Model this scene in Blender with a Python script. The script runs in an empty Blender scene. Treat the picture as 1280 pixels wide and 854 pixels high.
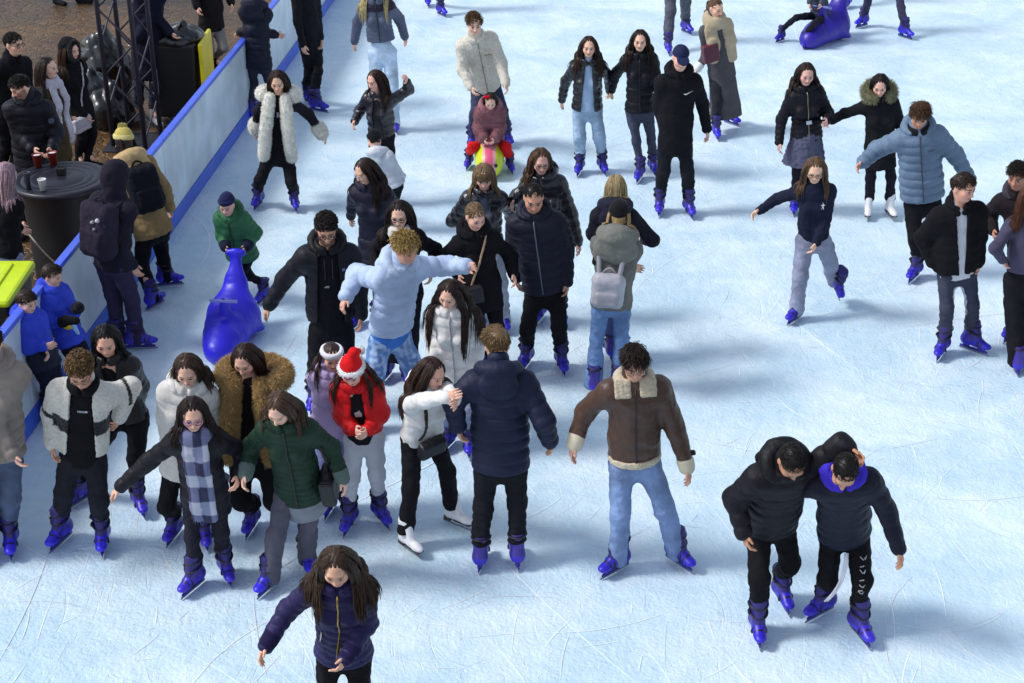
import bpy, math, random
import numpy as np
from mathutils import Matrix, Vector
rng = np.random.default_rng(7)
random.seed(7)
SC = bpy.context.scene
COL = SC.collection
R = math.radians
A = lambda *v: np.array(v, dtype=np.float64)
def nrm(v):
    v = np.asarray(v, float)
    return v / (np.linalg.norm(v) + 1e-12)
def hexc(h):
    h = h.lstrip('#')
    c = [int(h[i:i + 2], 16) / 255 for i in (0, 2, 4)]
    return np.array([x / 12.92 if x <= .04045 else ((x + .055) / 1.055) ** 2.4 for x in c])

# ------------------------------------------------------------------ camera
FPX, PITCH, CAMH = 2000.0, R(27.0), 6.5
cd = bpy.data.cameras.new('camera'); cam = bpy.data.objects.new('camera', cd); COL.objects.link(cam)
cam.location = (0, 0, CAMH); cam.rotation_euler = (math.pi / 2 - PITCH, 0, 0)
cd.sensor_width = 36; cd.lens = 36 * FPX / 1280; cd.clip_end = 500; cd.clip_start = .1
SC.camera = cam
_F = A(0, math.cos(PITCH), -math.sin(PITCH)); _U = A(0, math.sin(PITCH), math.cos(PITCH)); _O = A(0, 0, CAMH)
def sight(x, y): return _F * FPX + A(1, 0, 0) * (x - 640) + _U * (427 - y)
def at(x, y, z=0.0):                 # the spot on the level z seen at photo pixel x, y
    d = sight(x, y); return _O + d * ((z - CAMH) / d[2])
def atY(x, y, Y):                    # the spot at the distance Y from the camera
    d = sight(x, y); return _O + d * (Y / d[1])

# ------------------------------------------------------------------ meshes
def new_mesh(name, V, Fq, col=None, mat=None, smooth=True, Ft=None):
    me = bpy.data.meshes.new(name)
    V = np.ascontiguousarray(V, np.float32)
    me.vertices.add(len(V)); me.vertices.foreach_set('co', V.ravel())
    nq = 0 if Fq is None else len(Fq); nt = 0 if Ft is None else len(Ft)
    lp = []
    if nq: lp.append(np.asarray(Fq, np.int32).ravel())
    if nt: lp.append(np.asarray(Ft, np.int32).ravel())
    lp = np.concatenate(lp)
    me.loops.add(len(lp)); me.loops.foreach_set('vertex_index', lp)
    me.polygons.add(nq + nt)
    st = np.concatenate([np.arange(nq) * 4, nq * 4 + np.arange(nt) * 3]).astype(np.int32)
    me.polygons.foreach_set('loop_start', st)
    me.polygons.foreach_set('use_smooth', np.full(nq + nt, smooth))
    me.update(calc_edges=True)
    if col is not None:
        ca = me.color_attributes.new('col', 'FLOAT_COLOR', 'POINT')
        c = np.ones((len(V), 4), np.float32); c[:, :3] = col
        ca.data.foreach_set('color', c.ravel())
    if mat is not None: me.materials.append(mat)
    return me
def link(name, me, parent=None, loc=None, **props):
    o = bpy.data.objects.new(name, me); COL.objects.link(o)
    if parent is not None: o.parent = parent
    if loc is not None: o.location = loc
    for k, v in props.items(): o[k] = v
    return o
def tag(o, label, cat, group=None):
    o['label'] = label; o['category'] = cat
    if group: o['group'] = group
    return o
def empty(name, loc):
    o = bpy.data.objects.new(name, None); COL.objects.link(o); o.location = loc; o.empty_display_size = .1
    return o

class Fld:
    """a solid described by its distance: rounded cones, ellipsoids, cuts"""
    def __init__(s): s.p = []
    def cone(s, a, b, ra, rb=None, k=.03, q=1.0, n=None, quilt=None, op='u'):
        a = np.asarray(a, float); b = np.asarray(b, float); rb = ra if rb is None else rb
        w = 0.0 if n is None else (1 / q - 1)
        nn = A(0, 0, 0) if n is None else nrm(n)
        M = np.eye(3) + w * np.outer(nn, nn)
        A0 = M @ a; BA = M @ (b - a); L2 = BA @ BA + 1e-9
        sc = 1 if n is None else (q + 1) / 2
        def fn(X, Y, Z):
            if w:
                dt = (X * nn[0] + Y * nn[1] + Z * nn[2]) * w
                dx = X + nn[0] * dt - A0[0]; dy = Y + nn[1] * dt - A0[1]; dz = Z + nn[2] * dt - A0[2]
            else:
                dx = X - A0[0]; dy = Y - A0[1]; dz = Z - A0[2]
            t = np.clip((dx * BA[0] + dy * BA[1] + dz * BA[2]) / L2, 0, 1)
            d = np.sqrt((dx - t * BA[0]) ** 2 + (dy - t * BA[1]) ** 2 + (dz - t * BA[2]) ** 2) - (ra + (rb - ra) * t)
            d = d * sc
            if quilt:
                sp, am, o, u = quilt
                g = np.abs(np.sin(math.pi / sp * ((X - o[0]) * u[0] + (Y - o[1]) * u[1] + (Z - o[2]) * u[2])))
                d = d - am * 2.1 * (g ** .33 - .75)
            return d
        r = max(ra, rb) * max(1, q) + k + .03
        s.p.append((fn, np.minimum(a, b) - r, np.maximum(a, b) + r, k, op)); return s
    def ell(s, c, r, B=None, k=.02, op='u'):
        c = np.asarray(c, float); r = np.asarray(r, float); B = np.eye(3) if B is None else np.asarray(B)
        def fn(X, Y, Z):
            x = X - c[0]; y = Y - c[1]; z = Z - c[2]
            k0 = 0; k1 = 0
            for i in range(3):
                e = (x * B[i, 0] + y * B[i, 1] + z * B[i, 2]) / r[i]
                k0 = k0 + e * e; k1 = k1 + (e / r[i]) ** 2
            k0 = np.sqrt(k0); return k0 * (k0 - 1) / (np.sqrt(k1) + 1e-9)
        m = max(r) + k + .02
        s.p.append((fn, c - m, c + m, k, op)); return s
    def box(s, c, r, B=None, rd=.01, k=.02, op='u'):
        c = np.asarray(c, float); r = np.asarray(r, float); B = np.eye(3) if B is None else np.asarray(B)
        def fn(X, Y, Z):
            x = X - c[0]; y = Y - c[1]; z = Z - c[2]; o = 0; mi = -1e9
            for i in range(3):
                e = np.abs(x * B[i, 0] + y * B[i, 1] + z * B[i, 2]) - (r[i] - rd)
                o = o + np.maximum(e, 0) ** 2; mi = np.maximum(mi, e)
            return np.sqrt(o) + np.minimum(mi, 0) - rd
        m = np.linalg.norm(r) + k + .02
        s.p.append((fn, c - m, c + m, k, op)); return s
    def tube(s, P, r, k=.01, **kw):
        r = np.broadcast_to(np.asarray(r, float), (len(P),))
        for i in range(len(P) - 1): s.cone(P[i], P[i + 1], r[i], r[i + 1], k=k, **kw)
        return s
    def cut(s, pt, n, lo=None, hi=None):       # keeps the side n points away from
        pt = np.asarray(pt, float); n = nrm(n)
        s.p.append((lambda X, Y, Z: (X - pt[0]) * n[0] + (Y - pt[1]) * n[1] + (Z - pt[2]) * n[2], lo, hi, 0, 'i')); return s
    def carve(s, fn): s.p.append((fn, None, None, 0, 'f')); return s
    def bounds(s):
        lo = np.min([p[1] for p in s.p if p[4] == 'u'], 0); hi = np.max([p[2] for p in s.p if p[4] == 'u'], 0)
        return lo, hi
    def __call__(s, P):
        X, Y, Z = P[:, 0], P[:, 1], P[:, 2]
        D = np.full(len(P), .5)
        for fn, lo, hi, k, op in s.p: D = comb(D, fn(X, Y, Z), k, op)
        return D
    def grad(s, P, e=.004):
        g = np.stack([s(P + np.eye(3)[i] * e) - s(P - np.eye(3)[i] * e) for i in range(3)], 1)
        return g / (np.linalg.norm(g, axis=1, keepdims=True) + 1e-9)
    def mesh(s, h=.01, fine=()):
        lo, hi = s.bounds()
        ax = []
        for i in range(3):
            x = lo[i]; L = []
            while x < hi[i] + h:
                L.append(x)
                st = h
                for fl, fh, f in fine:
                    if fl[i] - h <= x <= fh[i]: st = min(st, f)
                x += st
            ax.append(np.array(L, np.float32))
        D = np.full([len(a) for a in ax], .2, np.float32)
        for fn, l, hh, k, op in s.p:
            sl = []
            for i in range(3):
                if l is None: sl.append(slice(None)); continue
                a0 = max(0, np.searchsorted(ax[i], l[i]) - 1); a1 = np.searchsorted(ax[i], hh[i]) + 1
                sl.append(slice(a0, a1))
            sl = tuple(sl)
            d = fn(ax[0][sl[0]][:, None, None], ax[1][sl[1]][None, :, None], ax[2][sl[2]][None, None, :])
            D[sl] = comb(D[sl], d, k, op)
        return nets(D, ax)
def comb(D, d, k, op):
    if op == 'u':
        if k <= 0: return np.minimum(D, d)
        hh = np.maximum(k - np.abs(D - d), 0) / k
        return np.minimum(D, d) - hh * hh * k * .25
    if op == 's':
        hh = np.maximum(k - np.abs(D + d), 0) / max(k, 1e-6)
        return np.maximum(D, -d) + hh * hh * k * .25
    return np.maximum(D, d)
CORN = [(i, j, k) for i in (0, 1) for j in (0, 1) for k in (0, 1)]
EDG = [(a, b) for a in range(8) for b in range(a + 1, 8) if sum(abs(CORN[a][i] - CORN[b][i]) for i in range(3)) == 1]
def nets(D, ax):
    D[0] = D[-1] = .2; D[:, 0] = D[:, -1] = .2; D[:, :, 0] = D[:, :, -1] = .2
    S = D < 0
    n = D.shape
    c = np.zeros((n[0] - 1, n[1] - 1, n[2] - 1), np.int8)
    for i, j, k in CORN: c += S[i:n[0] - 1 + i, j:n[1] - 1 + j, k:n[2] - 1 + k]
    act = (c > 0) & (c < 8)
    I = np.argwhere(act)
    idx = np.full(c.shape, -1, np.int32); idx[act] = np.arange(len(I))
    cv = np.stack([D[I[:, 0] + a, I[:, 1] + b, I[:, 2] + d] for a, b, d in CORN], 1)
    cp = np.stack([np.stack([ax[i][I[:, i] + cr[i]] for i in range(3)], 1) for cr in CORN], 1)
    acc = np.zeros((len(I), 3)); cnt = np.zeros(len(I))
    for a, b in EDG:
        va, vb = cv[:, a], cv[:, b]
        m = (va < 0) != (vb < 0)
        t = np.where(m, va / np.where(m, va - vb, 1), 0)
        acc += np.where(m[:, None], cp[:, a] + (cp[:, b] - cp[:, a]) * t[:, None], 0); cnt += m
    V = acc / cnt[:, None]
    Q = []
    for axs in range(3):
        o = [(1, 2), (2, 0), (0, 1)][axs]
        s0 = [slice(1, -1)] * 3; s1 = [slice(1, -1)] * 3
        s0[axs] = slice(0, -1); s1[axs] = slice(1, None)
        a_, b_ = S[tuple(s0)], S[tuple(s1)]
        E = np.argwhere(a_ != b_); fl = a_[tuple(E.T)]
        for i in range(3):
            if i != axs: E[:, i] += 1
        def cell(d1, d2):
            e = E.copy(); e[:, o[0]] -= d1; e[:, o[1]] -= d2; return idx[tuple(e.T)]
        q = np.stack([cell(1, 1), cell(0, 1), cell(0, 0), cell(1, 0)], 1)
        q[~fl] = q[~fl][:, ::-1]
        Q.append(q)
    return V, np.concatenate(Q)
def vnormals(V, Q):
    N = np.zeros_like(V)
    fn = np.cross(V[Q[:, 2]] - V[Q[:, 0]], V[Q[:, 3]] - V[Q[:, 1]])
    for i in range(4): np.add.at(N, Q[:, i], fn)
    return N / (np.linalg.norm(N, axis=1, keepdims=True) + 1e-12)
def relax(V, Q, it=1, f=.5):
    for _ in range(it):
        S = np.zeros_like(V); c = np.zeros(len(V))
        for i in range(4):
            j = (i + 1) % 4
            np.add.at(S, Q[:, i], V[Q[:, j]]); np.add.at(c, Q[:, i], 1)
            np.add.at(S, Q[:, j], V[Q[:, i]]); np.add.at(c, Q[:, j], 1)
        V = V + f * (S / np.maximum(c, 1)[:, None] - V)
    return V
_nr = np.random.default_rng(3)
_ND = [(nrm(_nr.normal(size=3)), _nr.uniform(0, 6), nrm(_nr.normal(size=3)), _nr.uniform(.8, 1.5)) for _ in range(7)]
def noise(P, f, seed=0.0):
    r = 0
    for d, ph, e, m in _ND:
        r = r + np.sin((P @ d) * f * m + ph + seed * m * 3 + 1.6 * np.sin((P @ e) * f * .6 + seed + ph))
    return r / 4.5

# ------------------------------------------------------------------ materials
def _mat(name, rough=.8, bump=None, var=.1, metal=0, spec=.5, sheen=0, coat=0, attr=True, base=(.5, .5, .5), vscale=6, extra=None):
    m = bpy.data.materials.new(name); m.use_nodes = True
    t = m.node_tree; b = t.nodes['Principled BSDF']; L = t.links.new
    b.inputs['Roughness'].default_value = rough; b.inputs['Metallic'].default_value = metal
    b.inputs['Specular IOR Level'].default_value = spec
    b.inputs['Sheen Weight'].default_value = sheen; b.inputs['Coat Weight'].default_value = coat
    tc = t.nodes.new('ShaderNodeTexCoord')
    if attr:
        c = t.nodes.new('ShaderNodeAttribute'); c.attribute_name = 'col'; src = c.outputs['Color']
    else:
        c = t.nodes.new('ShaderNodeRGB'); c.outputs[0].default_value = (*base, 1); src = c.outputs[0]
    if var:
        n = t.nodes.new('ShaderNodeTexNoise'); n.inputs['Scale'].default_value = vscale; n.inputs['Detail'].default_value = 5
        L(tc.outputs['Object'], n.inputs['Vector'])
        mr = t.nodes.new('ShaderNodeMapRange'); mr.inputs[1].default_value = .3; mr.inputs[2].default_value = .7
        mr.inputs[3].default_value = 1 - var; mr.inputs[4].default_value = 1 + var
        L(n.outputs['Fac'], mr.inputs[0])
        mx = t.nodes.new('ShaderNodeMix'); mx.data_type = 'RGBA'; mx.blend_type = 'MULTIPLY'; mx.inputs[0].default_value = 1
        L(src, mx.inputs[6]); L(mr.outputs[0], mx.inputs[7]); src = mx.outputs[2]
    L(src, b.inputs['Base Color'])
    if bump:
        sc, st, di = bump
        n2 = t.nodes.new('ShaderNodeTexNoise'); n2.inputs['Scale'].default_value = sc; n2.inputs['Detail'].default_value = 6
        L(tc.outputs['Object'], n2.inputs['Vector'])
        bp = t.nodes.new('ShaderNodeBump'); bp.inputs['Strength'].default_value = st; bp.inputs['Distance'].default_value = di
        L(n2.outputs['Fac'], bp.inputs['Height']); L(bp.outputs['Normal'], b.inputs['Normal'])
    if extra: extra(m, t, b, tc)
    return m
def _sss(m, t, b, tc): b.inputs['Subsurface Weight'].default_value = .12; b.inputs['Subsurface Radius'].default_value = (.01, .004, .002); b.inputs['Subsurface Scale'].default_value = .6
MAT = dict(
    skin=_mat('skin', .5, (60, .15, .002), .06, spec=.35, extra=_sss),
    hair=_mat('hair', .45, (140, .3, .002), .22, vscale=40, spec=.3),
    puffer=_mat('puffer_nylon', .55, (48, .45, .007), .12, vscale=9, spec=.2),
    shiny=_mat('shiny_nylon', .27, (30, .7, .010), .12, vscale=9, spec=.6),
    cloth=_mat('woven_cloth', .85, (18, .7, .018), .14, spec=.15),
    knit=_mat('knitted_wool', .95, (150, .6, .004), .14, sheen=.05, spec=.2),
    fur=_mat('fur', .9, (70, .9, .012), .12, sheen=.15, vscale=40),
    denim=_mat('denim', .85, (20, .9, .018), .36, vscale=6),
    leather=_mat('leather', .46, (40, .4, .006), .09, vscale=14, spec=.4),
    plastic=_mat('plastic', .4, (18, .12, .004), .1, spec=.5, vscale=5),
    matte=_mat('matte_plastic', .55, (40, .15, .003), .1),
    metal=_mat('steel', .3, None, .1, metal=.9),
    board=_mat('barrier_board', .28, (5, .08, .004), .2, vscale=2.5, spec=.6),
    bagfilm=_mat('bag_film', .28, (30, .5, .006), .1, spec=.8),
    paint=_mat('painted_metal', .5, (30, .15, .003), .1),
)
# ------------------------------------------------------------------ helpers for people
def ik(a, b, l1, l2, pole):
    d = b - a; L = np.linalg.norm(d)
    if L > (l1 + l2) * .995:
        f = L / ((l1 + l2) * .995); l1 *= f; l2 *= f
    u = d / L
    x = (l1 * l1 - l2 * l2 + L * L) / (2 * L)
    h = math.sqrt(max(l1 * l1 - x * x, 1e-6))
    p = pole - u * (pole @ u)
    return a + u * x + nrm(p) * h
def ribbons(paths, rad):
    """(N,S,3) paths -> three sided tapering locks"""
    N, S, _ = paths.shape
    T = np.gradient(paths, axis=1); T /= np.linalg.norm(T, axis=2, keepdims=True) + 1e-9
    ref = rng.normal(size=(N, 1, 3)); U = np.cross(T, ref); U /= np.linalg.norm(U, axis=2, keepdims=True) + 1e-9
    W = np.cross(T, U)
    rad = np.broadcast_to(rad, (N, S))[..., None]
    V = np.stack([paths + rad * (math.cos(a) * U + math.sin(a) * W) for a in (0, 2.094, 4.189)], 2)
    idx = np.arange(N * S * 3).reshape(N, S, 3)
    Q = [np.stack([idx[:, :-1, i], idx[:, :-1, (i + 1) % 3], idx[:, 1:, (i + 1) % 3], idx[:, 1:, i]], -1).reshape(-1, 4) for i in range(3)]
    return V.reshape(-1, 3), np.concatenate(Q)
def tube_mesh(P, r, n=8, closed=False):
    P = np.asarray(P, float); S = len(P); r = np.broadcast_to(np.asarray(r, float), (S,))
    T = np.gradient(P, axis=0) if not closed else np.roll(P, -1, 0) - np.roll(P, 1, 0)
    T /= np.linalg.norm(T, axis=1, keepdims=True) + 1e-9
    up = A(0, 0, 1) if abs(T[0][2]) < .9 else A(1, 0, 0)
    V = []
    U = nrm(np.cross(T[0], up))
    for i in range(S):
        U = nrm(U - T[i] * (U @ T[i])); W = np.cross(T[i], U)
        for a in range(n):
            an = 2 * math.pi * a / n; V.append(P[i] + r[i] * (math.cos(an) * U + math.sin(an) * W))
    Q = []
    for i in range(S if closed else S - 1):
        j = (i + 1) % S
        for a in range(n):
            b = (a + 1) % n; Q.append((i * n + a, i * n + b, j * n + b, j * n + a))
    Tt = []
    if not closed:
        for base, rev in ((0, True), ((S - 1) * n, False)):
            for a in range(1, n - 1):
                f = (base, base + a, base + a + 1); Tt.append(f[::-1] if rev else f)
    return np.array(V), np.array(Q), np.array(Tt) if Tt else None
def box_mesh(c, r, B=None):
    B = np.eye(3) if B is None else np.asarray(B)
    V = np.array([[sx, sy, sz] for sx in (-1, 1) for sy in (-1, 1) for sz in (-1, 1)], float) * np.asarray(r) @ B + np.asarray(c)
    Q = np.array([(0, 1, 3, 2), (4, 6, 7, 5), (0, 4, 5, 1), (2, 3, 7, 6), (0, 2, 6, 4), (1, 5, 7, 3)])
    return V, Q
def fuzz(V, N, n, ln, r=.004, droop=.3):
    i = rng.integers(0, len(V), n)
    d = N[i] + rng.normal(size=(n, 3)) * .45; d[:, 2] -= droop; d /= np.linalg.norm(d, axis=1, keepdims=True)
    l = ln * rng.uniform(.5, 1.2, n)[:, None]
    P = np.stack([V[i] - N[i] * .004, V[i] + d * l * .55, V[i] + d * l + A(0, 0, -.2) * l * droop], 1)
    v, q = ribbons(P, np.array([[r, r * .8, r * .15]]))
    return v, q, i
def join(parts):
    V = []; Q = []; C = []; o = 0
    for v, q, c in parts:
        V.append(v); Q.append(q + o); C.append(np.broadcast_to(c, (len(v), 3))); o += len(v)
    return np.concatenate(V), np.concatenate(Q), np.concatenate(C)

def mk(p, name, f, mat, col, parent=None, h=.01, wr=0, wf=38, paint=None, fur=None, rl=1, seed=None, label=None):
    """mesh of a solid as a child of person (or thing) p"""
    V, Q = f.mesh(h)
    if len(V) == 0: return None
    V = relax(V, Q, rl)
    N = vnormals(V, Q)
    sd = p.seed if seed is None else seed
    if wr: V = V + N * (wr * noise(V, wf, sd) + wr * .55 * noise(V, wf * 2.3, sd + 3))[:, None]
    c = np.broadcast_to(np.asarray(col), (len(V), 3)).copy()
    if paint: c = paint(V, c)
    if fur:
        fv, fq, fi = fuzz(V, N, *fur)
        fc = np.repeat(c[fi] * rng.uniform(.85, 1.15, (len(fi), 1)), 9, 0)
        V, Q, c = join([(V, Q, c), (fv, fq, np.clip(fc, 0, 1))])
    me = new_mesh(name, V - p.base, Q, c, MAT[mat])
    o = link(name, me, p.root if parent is None else parent)
    if label: o['label'] = label
    return o
def put(p, name, V, Q, mat, col, parent=None, Ft=None, smooth=True):
    me = new_mesh(name, V - p.base, Q, np.asarray(col), MAT[mat], smooth, Ft)
    return link(name, me, p.root if parent is None else parent)

SKATES = {}
class Person: pass
GRP_ICE = 'people skating on the ice'
def rot(v, ax, an):
    ax = nrm(ax); return v * math.cos(an) + np.cross(ax, v) * math.sin(an) + ax * (ax @ v) * (1 - math.cos(an))

def person(label, head, hip, feet, hands=(None, None), yaw=0, H=1.7, sex='f', hd=-.08, hipd=0, handd=(None, None), hyaw=None, hpitch=18, hroll=0,
           jacket=None, pants=None, hair=None, skin='#e4b49e', hat=None, skate='blue', fyaw=None, glasses=None, beard=None, elbow=(None, None),
           kid=False, z0=0.0, shirt=None, scarf=None, lift=(0, 0), curl=.5, knee=(None, None), shw=None, dY=0, fdir=None, kb=1.012):
    p = Person(); p.seed = float(rng.uniform(0, 50)); p.H = H
    s = H / 1.72; p.s = s
    ya = R(yaw); f = A(math.sin(ya), -math.cos(ya), 0); l = A(math.cos(ya), math.sin(ya), 0)
    swap = math.cos(ya) < -.05
    # image-left / image-right  ->  person's right / left
    def RL(t): return (t[1], t[0]) if swap else (t[0], t[1])
    feet = RL(feet); hands = RL(hands); handd = RL(handd); elbow = RL(elbow); lift = RL(lift); knee = RL(knee)
    if fyaw is not None: fyaw = RL(fyaw)
    G = [at(ft[0], ft[1], z0 + lf) for ft, lf in zip(feet, lift)]
    yc = (G[0][1] + G[1][1]) / 2 + dY
    p.base = A((G[0][0] + G[1][0]) / 2, (G[0][1] + G[1][1]) / 2, z0)
    hipP = atY(hip[0], hip[1], yc + hipd)
    hc = atY(head[0], head[1], yc + hd)
    hs = (.905 if sex == 'f' else .965) * (s ** .35 if not kid else .80 + .12 * (s - .6) / .3)
    hy = R(yaw if hyaw is None else hyaw); hp_ = R(hpitch)
    hf = A(math.sin(hy) * math.cos(hp_), -math.cos(hy) * math.cos(hp_), -math.sin(hp_))
    hl = A(math.cos(hy), math.sin(hy), 0)
    if hroll: hl = rot(hl, hf, R(hroll))
    hu = np.cross(hl, hf) * -1
    hu = nrm(np.cross(hf, hl)); hu = hu if hu[2] > 0 else -hu
    p.hc, p.hf, p.hl, p.hu, p.hs = hc, hf, hl, hu, hs
    nb = hc - hu * .085 * hs - hf * .025 * hs            # top of the neck
    S = nb + nrm(hipP - nb) * .135 * s
    u = nrm(S - hipP); fb = nrm(f - u * (f @ u)); lb = np.cross(fb, u) * -1
    lb = nrm(l - u * (l @ u) - fb * (l @ fb))
    p.S, p.u, p.fb, p.lb, p.hip, p.f, p.l = S, u, fb, lb, hipP, f, l
    sw = (shw or (.160 if sex == 'm' else .138)) * s
    sh = [S - lb * sw - u * .048 * s, S + lb * sw - u * .048 * s]
    hj = [hipP - lb * .085 * s - u * .03, hipP + lb * .085 * s - u * .03]
    # legs
    sk = .74 if kid else (.95 if sex == 'm' else .88)
    p.sk = sk
    fy = [R(yaw - 14), R(yaw + 14)] if fyaw is None else [R(a) for a in fyaw]
    ank = []
    for i in (0, 1):
        fd = A(math.sin(fy[i]), -math.cos(fy[i]), 0)
        ank.append(G[i] + A(0, 0, .2 * sk) - fd * .05 * sk)
    kn = []
    for i in (0, 1):
        if knee[i] is not None: kn.append(atY(knee[i][0], knee[i][1], knee[i][2] + yc)); continue
        pole = f * 1.0 + (lb if i else -lb) * .15
        D_ = np.linalg.norm(hj[i] - ank[i]); l_ = .46 * H * np.clip(D_ * kb / (.46 * H), .72, 1.1); kn.append(ik(hj[i], ank[i], l_ * .53, l_ * .47, pole))
    # arms
    el = []; wr = []; hd_ = []; hc_ = []
    for i in (0, 1):
        sd = 1 if i else -1
        if hands[i] is None:
            hp0 = sh[i] - A(0, 0, .5 * s) + lb * sd * .07 + f * .1
        else:
            L1, L2 = .168 * H, .148 * H
            if handd[i] is not None: hp0 = atY(hands[i][0], hands[i][1], yc + handd[i])
            else:                                   # the depth at which the arm hangs nearly straight
                best = None
                for dd in np.linspace(-.42, .40, 42):
                    c_ = atY(hands[i][0], hands[i][1], sh[i][1] + dd); r_ = np.linalg.norm(c_ - sh[i]) / (.96 * (L1 + L2 + .075 * s))
                    cost = abs(r_ - 1) * 3 + abs(dd - f[1] * .04) * .55 + max(r_ - 1, 0) * 3
                    if best is None or cost < best[0]: best = (cost, c_)
                hp0 = best[1]
        L1, L2 = .168 * H, .148 * H
        v = hp0 - sh[i]; reach = (L1 + L2 + .07 * s)
        if np.linalg.norm(v) > reach * 1.1: hp0 = sh[i] + nrm(v) * reach * 1.1
        r0 = np.linalg.norm(hp0 - sh[i]) / (.965 * (L1 + L2 + .075 * s))
        if r0 < 1 and elbow[i] is None: L1 *= max(r0, .88); L2 *= max(r0, .88)
        if elbow[i] is not None:
            e = atY(elbow[i][0], elbow[i][1], yc + elbow[i][2])
        else:
            w0 = hp0 - nrm(hp0 - sh[i]) * .07 * s
            e = ik(sh[i], w0, L1, L2, -f * .8 + lb * sd * .45 - A(0, 0, .35))
        d = nrm(hp0 - e); w = hp0 - d * .075 * s
        el.append(e); wr.append(w); hd_.append(d); hc_.append(hp0)
    p.sh, p.el, p.wr, p.kn, p.ank, p.hj, p.hand, p.hdir, p.G, p.fy = sh, el, wr, kn, ank, hj, hc_, hd_, G, fy
    # ---------------- the body: one surface
    b = Fld()
    fw, jw, nl, ch = rng.uniform(.93, 1.06), rng.uniform(.85, 1.15), rng.uniform(.85, 1.15), rng.uniform(.96, 1.05)
    Bh = np.array([hl, hf, hu])
    def hpt(x, y, z): return hc + (hl * x + hf * y + hu * z) * hs
    p.hpt = hpt
    b.ell(hpt(0, -.012, .030), A(.074, .094, .086) * hs, Bh, k=.01)
    b.ell(hpt(0, .022, -.032), A((.060 if sex == 'm' else .0565) * fw, .066, .082 * ch) * hs, Bh, k=.04)
    b.ell(hpt(0, .058, -.088 * ch), A(.028 * jw * (1.12 if sex == 'm' else 1), .028, .022) * hs, Bh, k=.04)
    for sg in (-1, 1):
        b.ell(hpt(sg * .036, .058, -.030), A(.028, .026, .028) * hs, Bh, k=.03)
    b.cone(hpt(-.034, .078, .021), hpt(.034, .078, .021), .0125 * hs, k=.02)
    for sg in (-1, 1): b.ell(hpt(sg * .031, .101, -.002), A(.016, .014, .010) * hs, Bh, k=.012, op='s')
    b.cone(hpt(0, .086, .008), hpt(0, .087 + .021 * nl, -.032), .007 * hs, .012 * hs * nl, k=.014)
    for sg in (-1, 1): b.ell(hpt(sg * .012, .094, -.036), A(.009, .010, .008) * hs, Bh, k=.008)
    for sg in (-1, 1): b.ell(hpt(sg * .031, .080, -.001), A(.0125, .0125, .0115) * hs, Bh, k=.002)
    b.cone(hpt(-.017, .083, -.060), hpt(.017, .083, -.060), .0075 * hs, k=.008)
    b.cone(hpt(-.013, .083, -.069), hpt(.013, .083, -.069), .0075 * hs, k=.006)
    for sg in (-1, 1): b.ell(hpt(sg * .074, -.012, -.008), A(.011, .020, .032) * hs, Bh, k=.012)
    nr = (.056 if sex == 'm' else .047) * hs
    b.cone(hpt(0, -.018, -.05), S + fb * .005, nr, nr * 1.15, k=.04)
    b.cone(sh[0] + lb * .05, sh[1] - lb * .05, .05 * s, k=.05)
    b.cone(S - u * .06 * s, hipP + u * .2 * s, .125 * s, .105 * s, k=.05, q=.62, n=fb)
    b.cone(hipP + u * .2 * s, hipP, .10 * s, .115 * s, k=.05, q=.66, n=fb)
    for i in (0, 1):
        sd = 1 if i else -1
        b.cone(sh[i], el[i], .042 * s, .034 * s, k=.03)
        b.cone(el[i], wr[i], .036 * s, .025 * s, k=.02)
        b.cone(hj[i], kn[i], .054 * s, .034 * s, k=.04)
        b.cone(kn[i], ank[i], .038 * s, .028 * s, k=.03)
        fd = A(math.sin(fy[i]), -math.cos(fy[i]), 0)
        b.cone(ank[i], ank[i] + fd * .05 * sk - A(0, 0, .08 * sk), .026 * s, .022 * s, k=.02)
        # hand: palm, four unequal curled fingers, thumb off the side
        d = hd_[i]
        ax_ = -lb * sd                       # palm faces the body
        if abs(ax_ @ d) > .8: ax_ = -A(0, 0, 1)
        if fdir and fdir[i] is not None: ax_ = A(*fdir[i])
        ax_ = nrm(ax_ - d * (ax_ @ d)); th = nrm(np.cross(d, ax_)); th = th if th @ f > 0 else -th
        m = hs * (.95 if not kid else .9)
        w = wr[i]
        b.cone(w + d * .015 * m, w + d * .07 * m, .034 * m, .040 * m, k=.015, q=.42, n=ax_)
        for kf, ln in enumerate((.070, .080, .075, .058)):
            bs = w + d * .088 * m + th * (.0285 - .0190 * kf) * m
            c1 = curl * .7 + .08 * kf; c2 = c1 + curl * 1.3
            d1 = d * math.cos(c1) + ax_ * math.sin(c1) + th * (.10 - .07 * kf); d2 = d * math.cos(c2) + ax_ * math.sin(c2)
            m1 = bs + d1 * ln * .5 * m
            b.cone(bs - d * .015 * m, m1, .0092 * m, .0085 * m, k=.004)
            b.cone(m1, m1 + d2 * ln * .5 * m, .0085 * m, .007 * m, k=.003)
        tb = w + d * .03 * m + th * .028 * m + ax_ * .008 * m
        tm = tb + (d * .75 + th * .55 + ax_ * .3) * .036 * m
        b.cone(tb, tm, .013 * m, .0105 * m, k=.012); b.cone(tm, tm + nrm(d * .95 + th * .15 + ax_ * .35) * .032 * m, .0105 * m, .0085 * m, k=.004)
    r_ = .13 * hs
    fine = [(hc - r_, hc + r_, .0052)] + [(hc_[i] - .1 * s, hc_[i] + .1 * s, .0062) for i in (0, 1)]
    V, Q = b.mesh(.016, fine)
    q = (V - hc) @ Bh.T / hs
    sk_c = np.clip(hexc(skin) * rng.uniform(.92, 1.08) * A(1, rng.uniform(.94, 1.05), rng.uniform(.92, 1.06)), 0, 1)
    c = np.broadcast_to(sk_c, (len(V), 3)).copy()
    x, y, z = np.abs(q[:, 0]), q[:, 1], q[:, 2]
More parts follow.
